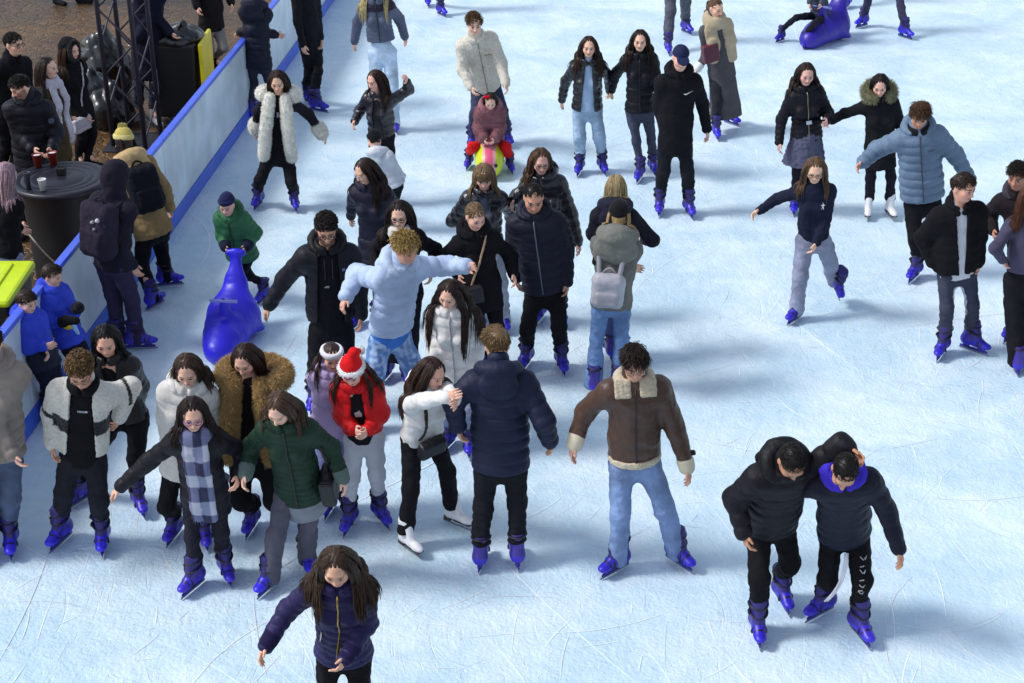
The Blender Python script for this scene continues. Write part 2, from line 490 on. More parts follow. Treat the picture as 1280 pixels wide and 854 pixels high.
    fr = (y > .03) & (np.linalg.norm(q, axis=1) < .15)
    hcol = hexc(hair['col']) if hair else hexc('#2a1c15')
    def mixc(mask, colr, a): c[mask] = c[mask] * (1 - a) + np.asarray(colr) * a
    mixc(fr & (((x - .04) / .03) ** 2 + ((z + .03) / .025) ** 2 < 1), sk_c * A(1.05, .82, .8), .5)
    mixc(fr & (((x - .031) / .022) ** 2 + ((z + .001) / .014) ** 2 < 1), sk_c * A(.7, .62, .6), .5)
    mixc(fr & (((x - .031) / .0165) ** 2 + ((z + .001) / .0085) ** 2 < 1), A(.5, .47, .46), .85)
    mixc(fr & (((x - .031) / .0085) ** 2 + ((z + .001) / .0095) ** 2 < 1), A(.015, .01, .008), 1)
    mixc(fr & (((x - .031) / .020) ** 2 + ((z - .0085) / .0042) ** 2 < 1), A(.02, .014, .012), .85)
    mixc(fr & (((x - .034) / .026) ** 2 + ((z - .026 + (x - .034) ** 2 * 6) / (.0042 if sex == 'f' else .0058)) ** 2 < 1), hcol * .6, .7 if sex == 'f' else .85)
    mixc(fr & ((x / .025) ** 2 + ((z + .064) / .0115) ** 2 < 1), A(.42, .13, .12) if sex == 'f' else sk_c * A(.78, .55, .52), .8 if sex == 'f' else .7)
    if beard:
        bm = (y > .0) & (z < -.045 + .35 * np.maximum(x - .05, 0) * 0 + np.where(x > .045, .035, 0)) & (z > -.125) & ~((x < .02) & (np.abs(z + .064) < .008))
        mixc(bm & (np.linalg.norm(q, axis=1) < .16), hcol, beard)
        mixc(fr & (x < .03) & (np.abs(z + .048) < .006), hcol, beard)
    me = new_mesh('person', V - p.base, Q, c, MAT['skin'])
    p.root = link('person', me, None, p.base)
    tag(p.root, label, 'person', GRP_ICE if skate else 'onlookers beside the rink')
    # ---------------- trousers
    P = dict(col='#17171c', kind='cloth', w=1.0, an=1.0, hem='tuck', wr=.0085)
    P.update(pants or {})
    t = Fld()
    t.cone(hipP + u * .10 * s, hipP - u * .02 * s, .114 * s, .138 * s, k=.05, q=.74, n=fb)
    wd = P['w']
    for i in (0, 1):
        fd = A(math.sin(fy[i]), -math.cos(fy[i]), 0)
        end = ank[i] + A(0, 0, .04 * sk) if P['hem'] == 'tuck' else ank[i] - A(0, 0, .115 * sk) + fd * .03
        if P['hem'] == 'shoe': end = ank[i] - A(0, 0, .035 * sk)
        t.cone(hj[i], kn[i], .079 * s * (.6 + .4 * wd), .059 * s * wd, k=.045)
        qd = nrm(end - kn[i])
        qk = (.055 * s, .006 * wd, kn[i], qd) if P.get('bunch') else None
        t.cone(kn[i], end, .059 * s * wd, .053 * s * P['an'], k=.03, quilt=qk)
        if P['hem'] != 'tuck': t.cut(end, qd, end - .17, end + .17) if False else None
    if P['hem'] != 'tuck': t.cut(A(0, 0, z0 + (.065 if P['hem'] == 'wide' else .15)), A(0, 0, -1))
    tp = P.get('paint'); p.tf = t
    p.trousers = mk(p, 'trousers', t, P['kind'], hexc(P['col']), h=.0105, wr=P['wr'], wf=30, paint=(lambda V, c_: tp(p, V, c_)) if tp else None)
    if P.get('skirt'):
        k_ = Fld(); kc, kl = P['skirt']
        k_.cone(hipP + u * .02, hipP - A(0, 0, kl * s), .15 * s, .22 * s, k=.03, q=.8, n=fb)
        k_.cut(hipP - A(0, 0, kl * s), A(0, 0, -1))
        an_ = lambda X, Y: np.arctan2(Y - hipP[1], X - hipP[0])
        mk(p, 'skirt', k_, 'cloth', hexc(kc), h=.011, wr=.008, wf=50)
    # ---------------- jacket
    J = dict(kind='puffer', col='#191b26', puff=0.0, sp=.075, amp=.008, hem=.10, hw=1.06, wr=.005, collar=True, zip=None)
    J.update(jacket or {})
    if J['hem'] < .2: J['hem'] -= .03
    pf = J['puff']; am = J['amp'] if J['sp'] else 0
    quB = (J['sp'], am, S, u) if J['sp'] else None
    k = Fld()
    male = sex == 'm'; bw = rng.uniform(.95, 1.08)
    cw = (.151 if male else .134) * s + pf; ww = (.140 if male else .121) * s * bw + pf; pw = (.141 if male else .138) * s * (bw * .5 + .5) + pf
    k.cone(S - u * .10 * s, hipP + u * .2 * s, cw, ww, k=.05, q=.70, n=fb, quilt=quB)
    hemp = hipP - u * J['hem'] * s
    rlx = 0 if J['sp'] else 1
    if J['hem'] > .16:
        kd = nrm((kn[0] + kn[1]) / 2 - hipP); hemp = hipP + kd * J['hem'] * s
    if J['hem'] > -.18:
        lowc = hemp + u * .0
        if J['hem'] > .0:
            k.cone(hipP + u * .2 * s, hipP, ww, pw, k=.05, q=.74, n=fb, quilt=quB)
            k.cone(hipP, hemp, pw, pw * J['hw'], k=.05, q=.78, n=fb, quilt=quB)
        else:
            k.cone(hipP + u * .2 * s, hemp, ww, ww * 1.08, k=.05, q=.72, n=fb, quilt=quB)
    if not male:
        for sg in (-1, 1): k.ell(S - u * .19 * s + lb * sg * .065 * s + fb * (.075 * s + pf * .5), A(.06, .06, .06) * s, k=.05)
    k.cone(sh[0] + lb * .02, sh[1] - lb * .02, .062 * s + pf * .7, k=.07)
    k.cone(S - u * .02 * s, nb - u * .01 - fb * .005, .085 * s + pf * .3, .062 * s + pf * .2, k=.05)
    k.cut(hemp, -u if J['hem'] <= .16 else nrm(hemp - hipP))
    op = J.get('open')
    if op:
        wt, wb = op[0] * s, op[1] * s
        LT = (S - hemp) @ u
        def opening(X, Y, Z):
            dx, dy, dz = X - S[0], Y - S[1], Z - S[2]
            fx = dx * fb[0] + dy * fb[1] + dz * fb[2]; lx = dx * lb[0] + dy * lb[1] + dz * lb[2]; ux = dx * u[0] + dy * u[1] + dz * u[2]
            hw = wt + (wb - wt) * np.clip(-ux / LT, 0, 1)
            return np.minimum(hw - np.abs(lx), fx - .02)
        k.carve(opening)
    for i in (0, 1):
        a0 = (.060 if male else .052) * s + pf * .8; a1 = (.050 if male else .044) * s + pf * .75; a2 = (.042 if male else .038) * s + pf * .5
        du, dl = nrm(el[i] - sh[i]), nrm(wr[i] - el[i])
        k.cone(sh[i], el[i], a0, a1, k=.045, quilt=(J['sp'], am * .8, sh[i], du) if J['sp'] else None)
        k.cone(el[i], wr[i] + hd_[i] * J.get('slv', .005), a1, a2, k=.03, quilt=(J['sp'], am * .8, el[i], dl) if J['sp'] else None)
    jp = J.get('paint')
    p.jk = k
    p.jacket = mk(p, J.get('name', 'jacket'), k, J['kind'], hexc(J['col']), h=.0105, wr=J['wr'] * (.7 if J['sp'] else 1), wf=J.get('wf', 38), rl=rlx, paint=(lambda V, c_: jp(p, V, c_)) if jp else None, fur=J.get('fur'))
    p.solid = Fld(); p.solid.p = [q_ for q_ in k.p]
    if shirt or op:
        sh_c = shirt or '#15151a'
        t2 = Fld()
        t2.cone(S - u * .10 * s, hipP + u * .2 * s, cw - .018 - pf * .6, ww - .014 - pf * .6, k=.05, q=.70, n=fb)
        sb = J.get('shirt_hem', .03)
        t2.cone(hipP + u * .2 * s, hipP - u * sb * s, ww - .014 - pf * .6, pw - .004 - pf * .6, k=.05, q=.74, n=fb)
        t2.cone(S - u * .03 * s, nb - u * .035, .082 * s, .056 * s, k=.04)
        if not male:
            for sg in (-1, 1): t2.ell(S - u * .19 * s + lb * sg * .065 * s + fb * .06 * s, A(.058, .058, .058) * s, k=.05)
        t2.cut(hipP - u * sb * s, -u)
        p.shf = t2
        p.shirt = mk(p, 'shirt', t2, J.get('shirt_kind', 'cloth'), hexc(sh_c), h=.011, wr=.004)
        p.solid.p += [q_ for q_ in t2.p if q_[4] == 'u']
        if op: p.solid.p = [q_ for q_ in p.solid.p if q_[4] != 'f']
    else: p.shf = k
    if J['collar']:
        cc = hexc(J.get('ccol', J['col'])); kk = Fld(); hh = J.get('ch', .03)
        cr = .074 * s + pf * .3
        pts = [S + u * (.075 * s) + (lb * math.sin(a) * cr + fb * math.cos(a) * cr * .95) + fb * .012 - u * .022 * math.cos(a) for a in np.linspace(.35, 2 * math.pi - .35, 15)]
        kk.tube(pts, .017 + pf * .15, k=.012); kk.tube([q_ - u * hh for q_ in pts], .02 + pf * .15, k=.02)
        mk(p, 'collar', kk, J.get('ckind', J['kind']), cc, parent=p.jacket, h=.009, wr=.002)
        p.solid.p += kk.p
    hoodc = J.get('hood')
    if hoodc:
        kk = Fld(); cr = .088 * s + pf * .4; vol = J.get('hoodv', 1.0)
        pts = [S + u * (.06 * s) + lb * math.sin(a) * cr * 1.1 + fb * math.cos(a) * cr - u * .035 * math.cos(a) for a in np.linspace(.75, 2 * math.pi - .75, 13)]
        rr = [(.022 + .026 * (1 - math.cos(a)) / 2) * vol for a in np.linspace(.75, 2 * math.pi - .75, 13)]
        kk.tube(pts, rr, k=.02)
        kk.ell(S - u * .015 * s - fb * (cr + .02), A(.105 * vol, .048, .075 * vol) * s, np.array([lb, fb, u]), k=.03)
        p.hood = mk(p, 'hood', kk, J.get('hkind', J['kind']), hexc(hoodc), parent=p.jacket, h=.01, wr=.005)
        p.solid.p += kk.p
        fc = J.get('hfur')
        if fc:
            kk = Fld(); kk.tube([q_ + u * .02 - fb * .01 + nrm(q_ - S) * .02 for q_ in pts], [r_ * .7 + .014 for r_ in rr], k=.02)
            mk(p, 'fur_trim', kk, 'fur', hexc(fc), parent=p.hood, h=.012, wr=.006, fur=(4200, .045, .0024))
            p.solid.p += kk.p
    if J.get('zip'):
        strip(p, 'zip', [(0, v) for v in np.linspace(.02, -((S - hemp) @ u) + .02, 16)], .006, 'metal' if J.get('zmet') else 'matte', hexc(J['zip']), parent=p.jacket)
    if J.get('cuff'):
        for i in (0, 1):
            kk = Fld(); rr = (.042 if male else .038) * s + pf * .5 + .003
            kk.cone(wr[i] - hd_[i] * J.get('cuffl', .05) * .8, wr[i] + hd_[i] * .012, rr + .004, rr, k=.01)
            mk(p, 'cuff', kk, J.get('cuffk', 'knit'), hexc(J['cuff']), parent=p.jacket, h=.009, wr=.003, fur=J.get('cufff'))
    # ---------------- hair and hats
    if scarf: SCARF(p, **scarf)
    if hair: HAIR(p, hat=hat, **hair)
    if hat: HAT(p, **hat)
    if glasses:
        parts = []
        for sg in (-1, 1):
            ring = [hpt(sg * .033 + .025 * math.cos(a), .101 - .006 * abs(math.cos(a)), -.002 + .021 * math.sin(a)) for a in np.linspace(0, 2 * math.pi, 14, endpoint=False)]
            v, q_, _ = tube_mesh(ring, .0028, 5, True); parts.append((v, q_, hexc(glasses)))
            v, q_, _ = tube_mesh([hpt(sg * .058, .096, .0), hpt(sg * .08, .0, .0)], .0026, 5); parts.append((v, q_, hexc(glasses)))
        v, q_, _ = tube_mesh([hpt(-.009, .106, .002), hpt(.009, .106, .002)], .0026, 5); parts.append((v, q_, hexc(glasses)))
        V, Q, c = join(parts); put(p, 'glasses', V, Q, 'matte', c)
    # ---------------- footwear
    if skate:
        for i in (0, 1):
            proto = SKATES[skate if skate != 'blue' else ('blue', 'blue_b', 'blue_c')[int(p.seed * 7) % 3]]
            o = link('skate', proto['boot'], p.root, G[i] - p.base); o.rotation_euler = (0, 0, fy[i] + math.pi)
            if lift[i] > .05: o.rotation_euler = (R(-35), 0, fy[i] + math.pi)
            o.scale = (sk, sk, sk)
            for nm, me in proto['subs']: link(nm, me, o)
    else:
        for i in (0, 1):
            fd = A(math.sin(fy[i]), -math.cos(fy[i]), 0); g0 = G[i]; kk = Fld()
            kk.cone(g0 - fd * .07 + A(0, 0, .045), g0 + fd * .13 + A(0, 0, .035), .042, .038, k=.02); kk.cone(g0 - fd * .07 + A(0, 0, .05), ank[i], .045, .045, k=.03)
            kk.cut(A(0, 0, z0 + .002), A(0, 0, -1))
            mk(p, 'shoe', kk, 'cloth', hexc((pants or {}).get('shoe', '#1b1b1f')), h=.01)
    return p

def surf(p, lx, uy, field=None, off=.004, back=False):
    """a spot on the front (or back) of the clothes, lx metres to the left of the middle, uy metres above the shoulder line"""
    f = field or p.jk; d = -p.fb if not back else p.fb
    o = p.S + p.lb * lx + p.u * uy - d * .45; t = 0
    for _ in range(60):
        v = float(f((o + d * t)[None])[0])
        if v < .001 or t > .8: break
        t += max(v * .7, .002)
    return o + d * (t - off)
def strip(p, name, pts, r, mat, col, parent=None, field=None, back=False):
    P = np.array([surf(p, a, b, field, back=back) for a, b in pts])
    V, Q, T = tube_mesh(P, r, 6)
    return put(p, name, V, Q, mat, col, parent, T)
def patch(p, name, polys, c, size, mat, col, parent=None, field=None, back=False):
    """flat mark on the clothes: polygons in a unit square laid on the surface round c"""
    V = []; F = []; o = 0
    me = bpy.data.meshes.new(name)
    for poly in polys:
        for x, y in poly: V.append(surf(p, c[0] + x * size * (1 if not back else -1), c[1] + y * size, field, .006, back) - p.base)
        F.append(tuple(range(o, o + len(poly)))); o += len(poly)
    me.from_pydata([tuple(v) for v in V], [], F); me.update()
    ca = me.color_attributes.new('col', 'FLOAT_COLOR', 'POINT'); ca.data.foreach_set('color', np.tile(np.append(col, 1), len(V)).astype(np.float32))
    me.materials.append(MAT[mat])
    return link(name, me, parent or p.root)
def spot(f, o, d, off=.004):
    t = 0
    for _ in range(80):
        v = float(f((o + d * t)[None])[0])
        if v < .001 or t > 1: break
        t += max(v * .7, .002)
    return o + d * (t - off)

def HAIR(p, col, style='long', n=640, length=.42, front=.0, vol=0.0, hat=None, part=0.0, tips=None, curly=0, tie=None):
    hc, hf, hl, hu, hs, hpt = p.hc, p.hf, p.hl, p.hu, p.hs, p.hpt
    B = np.array([hl, hf, hu]); c0 = hexc(col)
    long_ = style in ('long', 'pony')
    g = Fld()
    er = (A(.078, .098, .090) if long_ or style == 'bob' else A(.077, .097, .0885)) * hs
    ec = hpt(0, -.016, .030)
    g.ell(ec, er, B, k=.0)
    if long_ or style == 'bob': g.cone(hpt(0, -.045, .01), hpt(0, -.06, -.07), .068 * hs, .055 * hs, k=.03)
    else: g.cone(hpt(0, -.05, .0), hpt(0, -.055, -.045), .062 * hs, .05 * hs, k=.03)
    nn = nrm(hf * .80 - hu * .75)
    g.cut(hpt(0, 0, 0) + nn * (-.012 if long_ else -.001) * hs, nn)
    if not long_: g.cut(hpt(0, 0, -.055 if not style == 'bob' else -.1), nrm(-hu - hf * .25))
    if curly: pass
    V, Q = g.mesh(.0075); V = relax(V, Q, 1); N = vnormals(V, Q)
    loc = (V - hc) @ B.T
    groove = np.sin(loc[:, 0] * 260 + 2 * np.sin(loc[:, 1] * 40) + p.seed) if long_ else noise(V, 160, p.seed)
    V = V + N * (groove * (.0016 if not curly else .006))[:, None]
    cc = np.clip(c0 * (1 + .18 * np.sin(loc[:, 0] * 400 + loc[:, 1] * 90 + p.seed))[:, None], 0, 1)
    parts = [(V, Q, cc)]
    hatted = hat is not None
    if style == 'long' or style == 'bob':
        th = rng.uniform(-1, 1, n)                     # position along the parting, back to front
        sg = np.where(rng.random(n) < .5, -1.0, 1.0)
        ang = rng.uniform(.05, 1.0, n) if not hatted else rng.uniform(.7, 1.0, n)
        fy_ = -.032 + .068 * th
        # starting spots on the scalp
        ph = ang * 1.45
        loc0 = np.stack([sg * er[0] * np.sin(ph) + part * hs, fy_ * hs * np.cos(ph * .6) + 0 - .02 * hs * np.sin(ph), er[2] * np.cos(ph) * np.sqrt(np.clip(1 - (fy_ / .1) ** 2 * .7, .1, 1))], 1)
        loc0[:, 1] += .016 * hs; loc0 = loc0 / np.linalg.norm(loc0 / er, axis=1, keepdims=True) * .985
        P = ec + loc0 @ B
        D = (np.stack([sg * .9, -.25 + .25 * th + front * (th > .2), np.full(n, -.2)], 1)) @ B
        if style == 'bob': length = min(length, .2)
        Ln = length * rng.uniform(.82, 1.1, n)
        S_ = 20; ds = Ln[:, None] / S_
        path = [P.copy()]; ps = p.seed
        Bt = B.T
        for i in range(S_):
            near = np.linalg.norm(P - hc, axis=1)[:, None] < .155 * hs
            gv = np.where(near, -hu * .8 - hf * .12 + A(0, 0, -.25), A(0, 0, -1.0) + hf * front * .12)
            D = D * .70 + gv * .36 + rng.normal(size=(n, 3)) * np.where(rng.random((n, 1)) < .08, .05, .012)
            D /= np.linalg.norm(D, axis=1, keepdims=True)
            P = P + D * ds
            for it in range(2):
                q = (P - ec) @ Bt / (er + .003); rr = np.linalg.norm(q, axis=1, keepdims=True)
                P = np.where(rr < 1, ec + (q / np.maximum(rr, .3) * (er + .003)) @ B, P)
                q = (P - hc) @ Bt / hs                 # keep the face free
                face = (q[:, 1] > -.01) & (np.abs(q[:, 0]) < .13) & (q[:, 2] < .085) & (q[:, 2] > -.15)
                if face.any():
                    sgn = np.where(q[:, 0] >= 0, 1.0, -1.0)
                    mn = np.interp(q[:, 2], [-.15, -.10, -.02, .05, .085], [.045, .060, .076, .070, .035])
                    q[face, 0] = (sgn * np.maximum(np.abs(q[:, 0]), mn))[face]
                    q[face, 1] = np.minimum(q[face, 1], np.interp(q[face, 2], [-.15, -.08, .0, .085], [.08, .058, .048, .075]))
                    P = np.where(face[:, None], hc + (q * hs) @ B, P)
                d = p.solid(P); m = d < .008
                if m.any(): P[m] += p.solid.grad(P[m]) * (.009 - d[m])[:, None]
            path.append(P.copy())
        path = np.stack(path, 1)
        wob = np.sin(np.linspace(0, 9, S_ + 1)[None, :, None] + rng.uniform(0, 6, (n, 1, 1))) * rng.normal(size=(n, 1, 3)) * .003
        path = path + wob * np.linspace(0, 1.5, S_ + 1)[None, :, None]
        rad = (.0034 * np.concatenate([[.25, .6], np.ones(S_ - 6), [.95, .85, .7, .5, .2]]))[None] * rng.uniform(.7, 1.35, (n, 1)) * (hs ** .5)
        v, q = ribbons(path, rad)
        cj = np.repeat(c0[None] * rng.uniform(.7, 1.35, (n, 1)), (S_ + 1) * 3, 0)
        if tips is not None:
            w = np.tile(np.repeat(np.clip(np.linspace(-.5, 1.1, S_ + 1), 0, 1), 3), n)[:, None]
            cj = cj * (1 - w) + hexc(tips) * w * rng.uniform(.8, 1.2)
        parts.append((v, q, cj))
    if style == 'pony':
        tp = hpt(0, -.115, .02) if tie is None else hpt(*tie)
        n2 = 110; P = tp + rng.normal(size=(n2, 3)) * .012
        D = np.tile(-hf * .8 - hu * .1, (n2, 1)) + rng.normal(size=(n2, 3)) * .15
        if front: D = D + hl * front
        S_ = 16; path = [P.copy()]; ln = length * rng.uniform(.8, 1.1, n2)[:, None] / S_
        for i in range(S_):
            D = D * .7 + A(0, 0, -.4) + rng.normal(size=(n2, 3)) * .03; D /= np.linalg.norm(D, axis=1, keepdims=True); P = P + D * ln
            for it in range(2):
                d = p.solid(P); m = d < .008
                if m.any(): P[m] += p.solid.grad(P[m]) * (.009 - d[m])[:, None]
            path.append(P.copy())
        n4 = 260; m = rng.integers(0, len(V), n4); q0 = (V[m] - ec) @ B.T / er; q1 = (tp - ec) @ B.T / er
        tt = np.linspace(0, 1, 9)[None, :, None]; qq = q0[:, None] * (1 - tt) + q1[None, None] * tt
        qq = qq / np.linalg.norm(qq, axis=2, keepdims=True) * np.maximum(np.linalg.norm(q0, axis=1), 1.0)[:, None, None] * 1.015
        v, q = ribbons(ec + (qq * er) @ B, np.array([[.002, .004, .004, .004, .004, .004, .004, .004, .003]]))
        parts.append((v, q, np.repeat(c0[None] * rng.uniform(.65, 1.35, (n4, 1)), 27, 0)))
        v, q = ribbons(np.stack(path, 1), np.linspace(.007, .002, S_ + 1)[None])
        parts.append((v, q, np.repeat(c0[None] * rng.uniform(.6, 1.35, (n2, 1)), (S_ + 1) * 3, 0)))
    if style in ('short', 'curly', 'quiff', 'buzz'):
        cu_ = style == 'curly'; N_ = dict(short=2600, quiff=2400, curly=1500, buzz=2600)[style]
        m = rng.integers(0, len(V), N_); P0 = V[m]; N0 = N[m]
        up = (P0 - hc) @ hu / hs
        keep = up > (-.04 if not hatted else 9) ; keep &= (up < .03) if hatted else keep; P0, N0, up = P0[keep], N0[keep], up[keep]; n3 = len(P0)
        comb_ = hf * (.75 if style != 'quiff' else .15) + hl * (.45 if p.seed > 25 else -.45) + hu * (.1 if style != 'quiff' else .7)
        topw = np.clip((up - .03) / .06, 0, 1)[:, None]
        D = N0 * (.28 if style != 'buzz' else .9) + comb_[None] * topw * .9 - hu * (1 - topw) * .7 + rng.normal(size=(n3, 3)) * (.16 if not cu_ else .5)
        D /= np.linalg.norm(D, axis=1, keepdims=True)
        ln = (length * rng.uniform(.55, 1.1, n3) * np.clip((up + .02) / .08, .22, 1))[:, None]
        cu = rng.normal(size=(n3, 3)) * (.10 if not cu_ else .8)
        path = np.stack([P0 - N0 * .004, P0 + D * ln * .5, P0 + (D + cu * .5) * ln * .85 - A(0, 0, .15) * ln, P0 + (D * .9 + cu) * ln - A(0, 0, .35) * ln], 1)
        rb_ = .0021 if style != 'buzz' else .0015; npt = 4
        if cu_:
            npt = 8; tt = np.linspace(0, 1, npt)[None, :, None]; ph = rng.uniform(0, 6.3, (n3, 1, 1)) + tt * 8.5
            e1 = np.cross(N0, rng.normal(size=(n3, 3))); e1 /= np.linalg.norm(e1, axis=1, keepdims=True); e2 = np.cross(N0, e1)
            path = P0[:, None] - N0[:, None] * .003 + (N0 * ln * .55)[:, None] * tt + (e1[:, None] * np.cos(ph) + e2[:, None] * np.sin(ph)) * .009 * np.clip(tt * 3, 0, 1)
            v, q = ribbons(path, np.full((1, npt), .0034))
        else: v, q = ribbons(path, np.array([[rb_, rb_ * 1.1, rb_ * .9, rb_ * .3]]))
        parts.append((v, q, np.repeat(c0[None] * rng.uniform(.6, 1.5, (n3, 1)), npt * 3, 0)))
    Vv, Qq, Cc = join(parts)
    put(p, 'hair', Vv, Qq, 'hair', np.clip(Cc, 0, 1))

def HAT(p, kind, col, col2=None):
    hpt, hs = p.hpt, p.hs; B = np.array([p.hl, p.hf, p.hu]); k = Fld()
    if kind == 'beanie':
        k.ell(hpt(0, -.016, .052), A(.090, .110, .108) * hs, B, k=0)
        nn = nrm(p.hf * .35 - p.hu); k.cut(hpt(0, 0, .035), nn)
        o = mk(p, 'beanie', k, 'knit', hexc(col), h=.008, wr=.002)
        k = Fld(); pts = [hpt(.079 * math.sin(a), -.014 + .099 * math.cos(a), .048 + .028 * math.cos(a)) for a in np.linspace(0, 2 * math.pi, 25)]
        k.tube(pts, .0165 * hs, k=.01); k.tube([q + p.hu * .022 * hs for q in pts], .0145 * hs, k=.012)
        mk(p, 'brim', k, 'knit', hexc(col2 or col), parent=o, h=.008, wr=.0015)
        if col2: 
            k = Fld(); k.ell(hpt(0, -.03, .15), A(.035, .035, .035) * hs); mk(p, 'pompom', k, 'fur', hexc(col), parent=o, h=.008, fur=(250, .02))
    if kind == 'cap':
        k.ell(hpt(0, -.012, .040), A(.086, .106, .090) * hs, B, k=0); k.cut(hpt(0, 0, .030), nrm(p.hf * .1 - p.hu))
        o = mk(p, 'cap', k, 'cloth', hexc(col), h=.008)
        k = Fld(); k.ell(hpt(0, .115, .034), A(.066, .078, .012) * hs, np.array([p.hl, nrm(p.hf - p.hu * .3), nrm(p.hu + p.hf * .3)]), k=0); mk(p, 'peak', k, 'cloth', hexc(col), parent=o, h=.007)
    if kind == 'headband':
        pts = [hpt(.083 * math.sin(a), -.014 + .103 * math.cos(a), .045 + .03 * math.cos(a)) for a in np.linspace(0, 2 * math.pi, 25)]
        for j in (-.016, 0, .016): k.tube([q + p.hu * j * hs for q in pts], .014 * hs, k=.014)
        mk(p, 'headband', k, 'knit', hexc(col), h=.008, wr=.002)
    if kind == 'santa':
        k.ell(hpt(0, -.014, .045), A(.088, .106, .090) * hs, B, k=.0)
        k.cone(hpt(0, -.02, .09), hpt(.03, -.07, .17), .07 * hs, .035 * hs, k=.04); k.cone(hpt(.03, -.07, .17), hpt(.06, -.13, .10), .035 * hs, .018 * hs, k=.03)
        k.cut(hpt(0, 0, .03), nrm(p.hf * .35 - p.hu))
        o = mk(p, 'christmas_hat', k, 'cloth', hexc(col), h=.008, wr=.002)
        k = Fld(); pts = [hpt(.086 * math.sin(a), -.014 + .105 * math.cos(a), .045 + .026 * math.cos(a)) for a in np.linspace(0, 2 * math.pi, 25)]
        k.tube(pts, .022 * hs, k=.01); mk(p, 'hat_band', k, 'fur', hexc('#f2f2f2'), parent=o, h=.008, fur=(1100, .012, .002))
        k = Fld(); k.ell(hpt(.062, -.14, .09), A(.028, .028, .028)); mk(p, 'pompom', k, 'fur', hexc('#f2f2f2'), parent=o, h=.008, fur=(400, .012, .002))
    if kind == 'hood':
        k.ell(hpt(0, -.03, .02), A(.108, .135, .135) * hs, B, k=.02)
        k.cone(hpt(0, -.03, -.06), p.S + p.u * .02, .10 * hs, .105 * p.s, k=.05)
        k.ell(hpt(0, .11, -.012), A(.070, .10, .098) * hs, B, k=.02, op='s')
        mk(p, 'raised_hood', k, p_kind(p), hexc(col), h=.01, wr=.005)
        if col2:
            k = Fld(); k.tube([hpt(.088 * math.sin(a), .055 - .02 * math.cos(a), .0 + .118 * math.cos(a)) for a in np.linspace(0, 2 * math.pi, 22)], .02, k=.01)
            mk(p, 'hood_edge', k, 'fur', hexc(col2), h=.009, fur=(400, .02))
def p_kind(p): return p.jacket.data.materials[0].name.replace('puffer_nylon', 'puffer').replace('shiny_nylon', 'shiny').replace('woven_cloth', 'cloth').replace('knitted_wool', 'knit') if p.jacket.data.materials[0].name in ('puffer_nylon', 'shiny_nylon', 'woven_cloth', 'knitted_wool') else 'cloth'
def SCARF(p, col, tails=(), thick=.034, kind='knit', paint=None, wide=.05):
    k = Fld(); S, u, fb, lb, s = p.S, p.u, p.fb, p.lb, p.s
    for dz, rr in ((.045, .088), (.085, .078)):
        k.tube([S + u * dz * s + lb * math.sin(a) * rr * s + fb * (math.cos(a) * rr * s + .01) - u * .03 * math.cos(a) for a in np.linspace(0, 2 * math.pi, 17)], thick * s, k=.02)
    for lx, ln in tails:
        for i in np.linspace(0, 1, 9)[:-1]:
            a = surf(p, lx, .0 - ln * i, off=.012); b = surf(p, lx * 1.05, .0 - ln * (i + .125), off=.012)
            k.cone(a, b, wide, wide, k=.008, q=.3, n=p.fb)
        e = surf(p, lx * 1.05, -ln, off=.012)
        for fx in np.linspace(-wide * .8, wide * .8, 6): k.cone(e + lb * fx, e + lb * fx * 1.15 - A(0, 0, .07), .006, .004, k=.004)
    mk(p, 'scarf', k, kind, hexc(col), h=.009, wr=.004, paint=(lambda V, c: paint(p, V, c)) if paint else None)
    p.solid.p += [q for q in k.p if q[4] == 'u'][:32]

